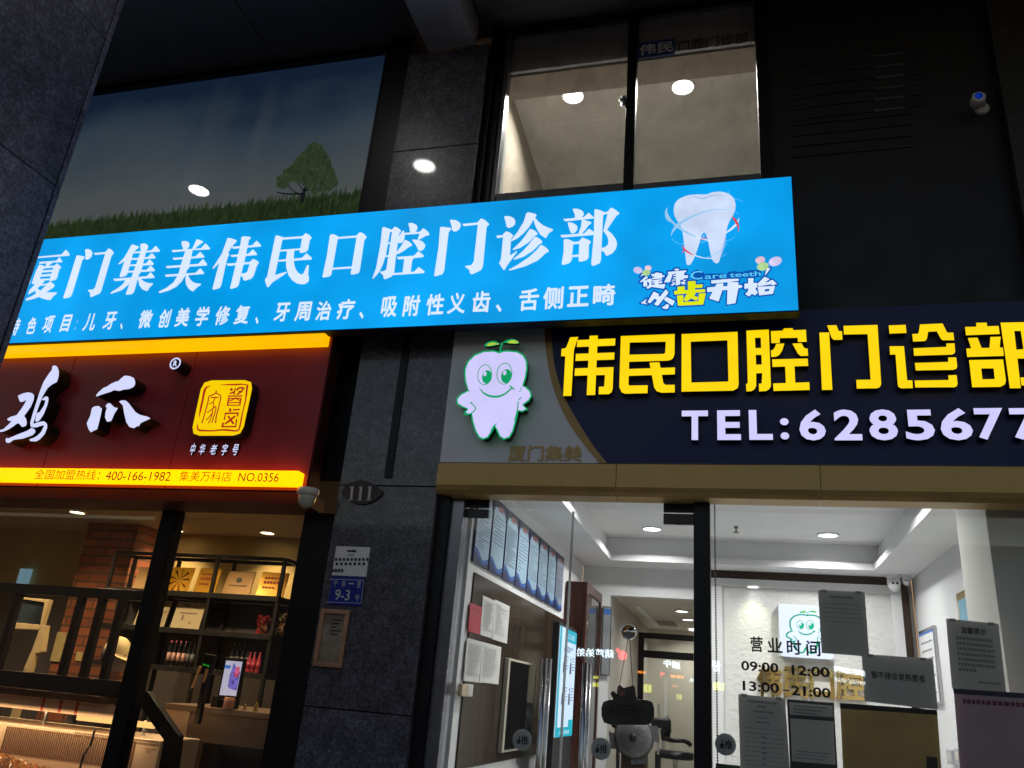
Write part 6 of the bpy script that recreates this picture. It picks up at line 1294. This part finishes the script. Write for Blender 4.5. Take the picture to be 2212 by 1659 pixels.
# bent black case frame and cable
t = thing('case_end_frame', 'thick bent black steel frame at the end of the display case by the window post', 'frame')
FR = 5.15
def fb_(x, y): return at(z7(x, y), FR)
pts = [(640, 1305), (700, 1225), (835, 1225), (1012, 1478), (975, 1760), (880, 1760), (925, 1500), (775, 1288), (735, 1300)]
MB().poly([[fb_(*p) for p in pts]], (0, .06, 0)).build('frame', M_BLACK, t, .004); settle(t)
a, b, c_, d = (at(z7(x, y), 5.24) for x, y in ((538, 1440), (515, 1520), (470, 1600), (440, 1720)))
solo('power_cable', MB().tube(cr([a, b, c_, d], 5), .008), M_BLACK, 'thin black power cable hanging across the vent grille', 'cable', smooth=True)
# things on the back and brick wall
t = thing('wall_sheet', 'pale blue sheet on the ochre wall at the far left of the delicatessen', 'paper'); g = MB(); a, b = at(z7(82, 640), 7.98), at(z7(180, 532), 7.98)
MB().box((a.x, 2.98, a.z), (b.x, 3.0, b.z)).build('sheet', glow('sheet_glow_blue', (.16, .30, .36), .8, .1), t); settle(t)  # paper sheet given its own glow to look brightly lit
t = thing('menu_card', 'cream card hanging low on the brick wall section', 'card'); a, b = at(z7(268, 1052), 7.46), at(z7(375, 892), 7.46); MB().box((a.x+.02, 2.47, a.z), (b.x, 2.498, b.z)).build('card', plain('card_cream', (.46, .38, .17), .6), t, .003)
if True: settle(t)
t = thing('wall_switch', 'small square cream switch low on the brick wall section', 'switch'); a, b = at(z7(414, 1050), 7.46), at(z7(462, 1003), 7.46); MB().box((a.x, 2.48, a.z), (b.x, 2.498, b.z)).build('plate', MATS['card_cream'], t, .003); MB().box((a.x+.04, 2.472, a.z+.04), (b.x-.04, 2.479, b.z-.04)).build('rocker', M_CERT, t, .002); settle(t)
c = at(z7(812, 372), 7.9)
t = thing('wall_clock', 'small round silver clock high on the wall above the shelf', 'clock'); MB().lathe((c.x, c.y, c.z), [(.085, .03), (.095, .015), (.09, 0), (.078, -.006)], 24, 'y').build('rim', M_CHROME, t, smooth=True); MB().lathe((c.x, c.y-.0075, c.z), [(.077, 0), (.077, .001)], 24, 'y').build('dial', plain('dial_cream', (.55, .50, .38), .3), t); g = MB(); g.box((c.x-.006, c.y-.010, c.z-.01), (c.x+.006, c.y-.0085, c.z+.06)); g.box((c.x-.01, c.y-.012, c.z-.006), (c.x+.045, c.y-.0105, c.z+.006)); g.build('hands', M_INK, t); settle(t)
# framed picture easel
t = thing('picture_easel', 'cream framed dark picture on a tall easel at the far left of the delicatessen', 'easel')
ED = 6.4
def e7(x, y, D=ED): return at(z7(x, y), D)
MB().poly([[e7(62, 870), e7(228, 878), e7(280, 706), e7(110, 690)], [e7(78, 835), e7(225, 848), e7(252, 722), e7(100, 700)]], (0, .05, 0)).build('frame', plain('easel_cream', (.50, .38, .20), .5), t, .004)
MB().poly([[e7(76, 838, ED+.02), e7(228, 850, ED+.02), e7(254, 720, ED+.02), e7(98, 698, ED+.02)]], (0, .01, 0)).build('picture', plain('picture_dark', (.020, .032, .045), .3, 0, .7, 4), t)
MB().poly([[e7(230, 850), e7(262, 850), e7(240, 1000), e7(200, 1010), e7(170, 1115), e7(128, 1110), e7(180, 990)]], (0, .05, 0)).build('leg', MATS['easel_cream'], t, .004)
p = e7(150, 1112); MB().box((p.x-.04, p.y, .013), (p.x+.02, p.y+.05, p.z+.02)).build('leg', MATS['easel_cream'], t); settle(t)

# ---- person behind the case: cream cap, grey mask, dark clothes, looking down to the right
t = thing('person', 'person in a cream cap, pale mask and dark top standing behind the display case', 'person')
hd = at(z7(655, 1020), 5.95); hx, hy, hz = hd.x, hd.y, hd.z
def skin_body(name, pts, edges, radii, mat, parent):
    me = bpy.data.meshes.new(name); me.from_pydata(pts, edges, []); me.materials.append(mat); o = bpy.data.objects.new(name, me); COL.objects.link(o); o.parent = parent
    md = o.modifiers.new('skin', 'SKIN'); md.use_smooth_shade = True
    for v, r_ in zip(me.skin_vertices[0].data, radii): v.radius = r_ if hasattr(r_, '__len__') else (r_, r_)
    me.skin_vertices[0].data[0].use_root = True
    sb = o.modifiers.new('sub', 'SUBSURF'); sb.levels = 2; sb.render_levels = 2; return o
M_SKIN = plain('skin', (.36, .19, .14), .55, 0, .08, 9); M_TOP = plain('dark_top', (.030, .026, .034), .8, 0, .2, 12); M_CAP = plain('cap_cream', (.58, .47, .24), .75, 0, .06, 9); M_MASK = plain('mask_grey', (.42, .38, .40), .8, 0, .05, 9)
S = [(hx-.02, hy, hz-.78), (hx-.02, hy, hz-.55), (hx-.01, hy, hz-.34), (hx, hy, hz-.24), (hx+.01, hy, hz-.16), (hx+.015, hy, hz-.06), (hx+.02, hy, hz+.05), (hx+.015, hy, hz+.10),
     (hx-.19, hy+.02, hz-.30), (hx-.24, hy-.03, hz-.56), (hx-.16, hy-.20, hz-.72), (hx+.17, hy-.02, hz-.30), (hx+.24, hy-.06, hz-.56), (hx+.20, hy-.22, hz-.70), (hx-.11, hy-.27, hz-.76), (hx+.16, hy-.29, hz-.74),
     (hx-.10, hy, hz-1.1), (hx+.08, hy, hz-1.1), (hx-.11, hy, hz-1.42), (hx+.09, hy, hz-1.42)]
E_ = [(0, 1), (1, 2), (2, 3), (3, 4), (4, 5), (5, 6), (6, 7), (2, 8), (8, 9), (9, 10), (2, 11), (11, 12), (12, 13), (10, 14), (13, 15), (0, 16), (0, 17), (16, 18), (17, 19)]
rad = [(.15, .11), (.15, .11), (.13, .09), .06, .055, (.075, .085), (.082, .095), .05, .055, .045, .035, .055, .045, .035, .03, .03, .08, .08, .06, .06]
skin_body('body', S, E_, rad, M_SKIN, t)
skin_body('clothing', S[:3]+[S[8], S[9], S[10], S[11], S[12], S[13], (hx-.005, hy, hz-.25), (hx-.02, hy, hz-1.2)], [(0, 1), (1, 2), (2, 3), (3, 4), (4, 5), (2, 6), (6, 7), (7, 8), (2, 9), (0, 10)], [(.175, .135), (.172, .13), (.15, .11), .072, .062, .05, .072, .062, .05, .066, .17], M_TOP, t)
g = MB(); n = 20      # cap crown and visor, pitched down toward the right
ax = Vector((.93, -.25, -.25)).normalized(); upv = Vector((.24, -.05, .97)).normalized(); sd = ax.cross(upv).normalized(); cc = Vector((hx+.005, hy, hz+.035))
rows = 7
for j in range(rows+1):
    ph = j/rows*1.5
    for k in range(n):
        th = 2*math.pi*k/n; g.v.append(cc + (ax*math.cos(th)*.118 + sd*math.sin(th)*.102)*math.cos(ph) + upv*(math.sin(ph)*.115))
for j in range(rows):
    for k in range(n): a = j*n+k; b = j*n+(k+1) % n; g.f.append((a, b, b+n, a+n))
g.f.append(tuple(range(rows*n, rows*n+n))); cap_ = g.build('cap', M_CAP, t, smooth=True)
g = MB(); arc = []
for k in range(13):
    th = -1.15+2.3*k/12; arc.append((cc + ax*math.cos(th)*.115 + sd*math.sin(th)*.10, cc + ax*(math.cos(th)*.125+.085*math.cos(th*1.2)) + sd*math.sin(th)*.105 - upv*.022*math.cos(th)))
g.poly([[a for a, b in arc]+[b for a, b in arc[::-1]]], (-upv*.008)); g.build('cap_visor', M_CAP, cap_)
fx, fz = Vector((.80, -.58, -.12)).normalized(), Vector((hx+.02, hy, hz))
sdf = fx.cross(Vector((0, 0, 1))).normalized(); g = MB()
for j in range(6):
    v = j/5; 
    for k in range(9): th = -1.1+2.2*k/8; g.v.append(fz + fx*(math.cos(th)*(.098-.018*(2*v-1)**2)) + sdf*math.sin(th)*.088 + Vector((0, 0, -.01-.105*v)))
for j in range(5):
    for k in range(8): a = j*9+k; g.f.append((a, a+1, a+10, a+9))
g.build('face_mask', M_MASK, t, smooth=True)
g = MB()
for s in (-1, 1): e = fz + fx*.088 + sdf*.033*s + Vector((0, 0, .012)); g.lathe((e.x, e.y, e.z), [(.004, -.008), (.012, 0), (.004, .008)], 10)
g.build('eyes', M_INK, t, smooth=True)
g = MB(); 
for k in range(26):
    th = 1.7+2.9*k/25; p = cc + (ax*math.cos(th)*.104 + sd*math.sin(th)*.092); g.lathe((p.x, p.y, p.z-.05), [(.012, -.055), (.020, -.01), (.018, .05)], 8)
g.build('hair', plain('black_hair', (.012, .010, .010), .5), t, smooth=True)
settle(t)

# ================================================================== ACROSS THE STREET (seen only as reflections in the clinic glass)
YS = 22.0
solo('opposite_building', MB().box((-40, -24.0, 0), (40, -YS-.4, 7)), plain('night_facade', (.05, .05, .055), .8, 0, .2, .6), 'dark building across the street behind the viewer, holding the mirrored shop signs', 'building')
def mir(z, x, y): q = at(z(x, y), 5+YS); return Vector((q.x, -q.y, q.z))
def street_text(s, z, right_b, left_b, h, mat, label, **kw):
    o, e, u = mir(z, *right_b), mir(z, *left_b), mir(z, right_b[0], right_b[1]-h)
    t = thing('street_sign', label, 'sign', 'lit shop signs across the street')
    MB().box((min(o.x, e.x)-.1, -YS-.4, min(o.z, e.z)-.1), (max(o.x, e.x)+.1, -YS-.06, u.z+.1)).build('backing', M_DARK, t)
    g = MB(); text_on(g, s, o, e-o, Vector((0, 0, u.z-o.z)), **kw); g.build('lit_lettering', mat, t); return t
M_SW1 = glow('street_white', (.72, .90, 1.0), 17, .02); M_SO = glow('street_orange', (1., .28, .02), 11, .1); M_SYL = glow('street_yellow', (.80, .85, .08), 7, .2); M_SRD = glow('street_red', (1., .05, .08), 12, .05)
t = street_text('葫芦弟弟', zC, (430, 428), (15, 405), 96, M_SW1, 'white street sign mirrored in the door glass beside a red dot', weight=.02)
for cx, cy, r_ in ((475, 337, 22), (530, 395, 50)):
    c = mir(zC, cx, cy); rr = (mir(zC, cx+r_, cy)-c).length; MB().lathe((c.x, -YS, c.z), [(rr, 0), (rr, -.05)], 24, 'y').build('red_dot', M_SRD, t)
settle(t)
settle(street_text('潮牛', zC, (1182, 556), (985, 520), 84, M_SW1, 'small white street sign mirrored in the glass left of the black post', weight=.02))
settle(street_text('好', zB, (184, 1118), (140, 1112), 66, M_SW1, 'fragment of a white street sign mirrored just right of the black post', weight=.03))
t = street_text('纽约国际儿童俱乐部', zB, (1008, 1142), (832, 1112), 34, M_SW1, 'white club street sign mirrored in the window beside the gold lettering', weight=.02)
g = MB(); o, e = mir(zB, 1008, 1192), mir(zB, 835, 1165); text_on(g, 'NEW YORK CITY KIDS CLUB', o, e-o, (0, 0, (o.z-mir(zB, 1008, 1214).z))); g.build('lit_lettering', M_SW1, t); settle(t)
def street_bar(z, x0, y0, x1, y1, mat, label):
    a, b = mir(z, x0, y0), mir(z, x1, y1); t = thing('street_sign', label, 'sign', 'lit shop signs across the street')
    xx0, xx1 = sorted((a.x, b.x)); zz0, zz1 = sorted((a.z, b.z)); MB().box((xx0, -YS-.4, zz0), (xx1, -YS-.03, zz1)).build('case', M_DARK, t)
    g = MB(); rn = random.Random(int(x0)); k = xx0
    while k < xx1-.02: w_ = min(rn.uniform(.12, .3), xx1-k); g.box((k, -YS-.029, zz0+.03), (k+w_*.86, -YS-.02, zz1-.03)); k += w_
    g.build('lit_face', mat, t); settle(t)
street_bar(zC, 700, 604, 795, 563, M_SO, 'orange ticker mirrored across the black partition frame in the door'); street_bar(zC, 1070, 655, 1220, 612, M_SO, 'orange ticker mirrored in the door glass above the stool')
street_bar(zC, 195, 664, 270, 620, M_SYL, 'upper yellow panel mirrored beside the steel handle'); street_bar(zC, 190, 755, 266, 694, M_SYL, 'lower yellow panel mirrored beside the steel handle'); street_bar(zC, 768, 820, 860, 712, M_SYL, 'yellow panel mirrored right of the hanging open sign'); street_bar(zB, 145, 1222, 208, 1170, M_SYL, 'yellow panel mirrored at the left edge of the clinic window')
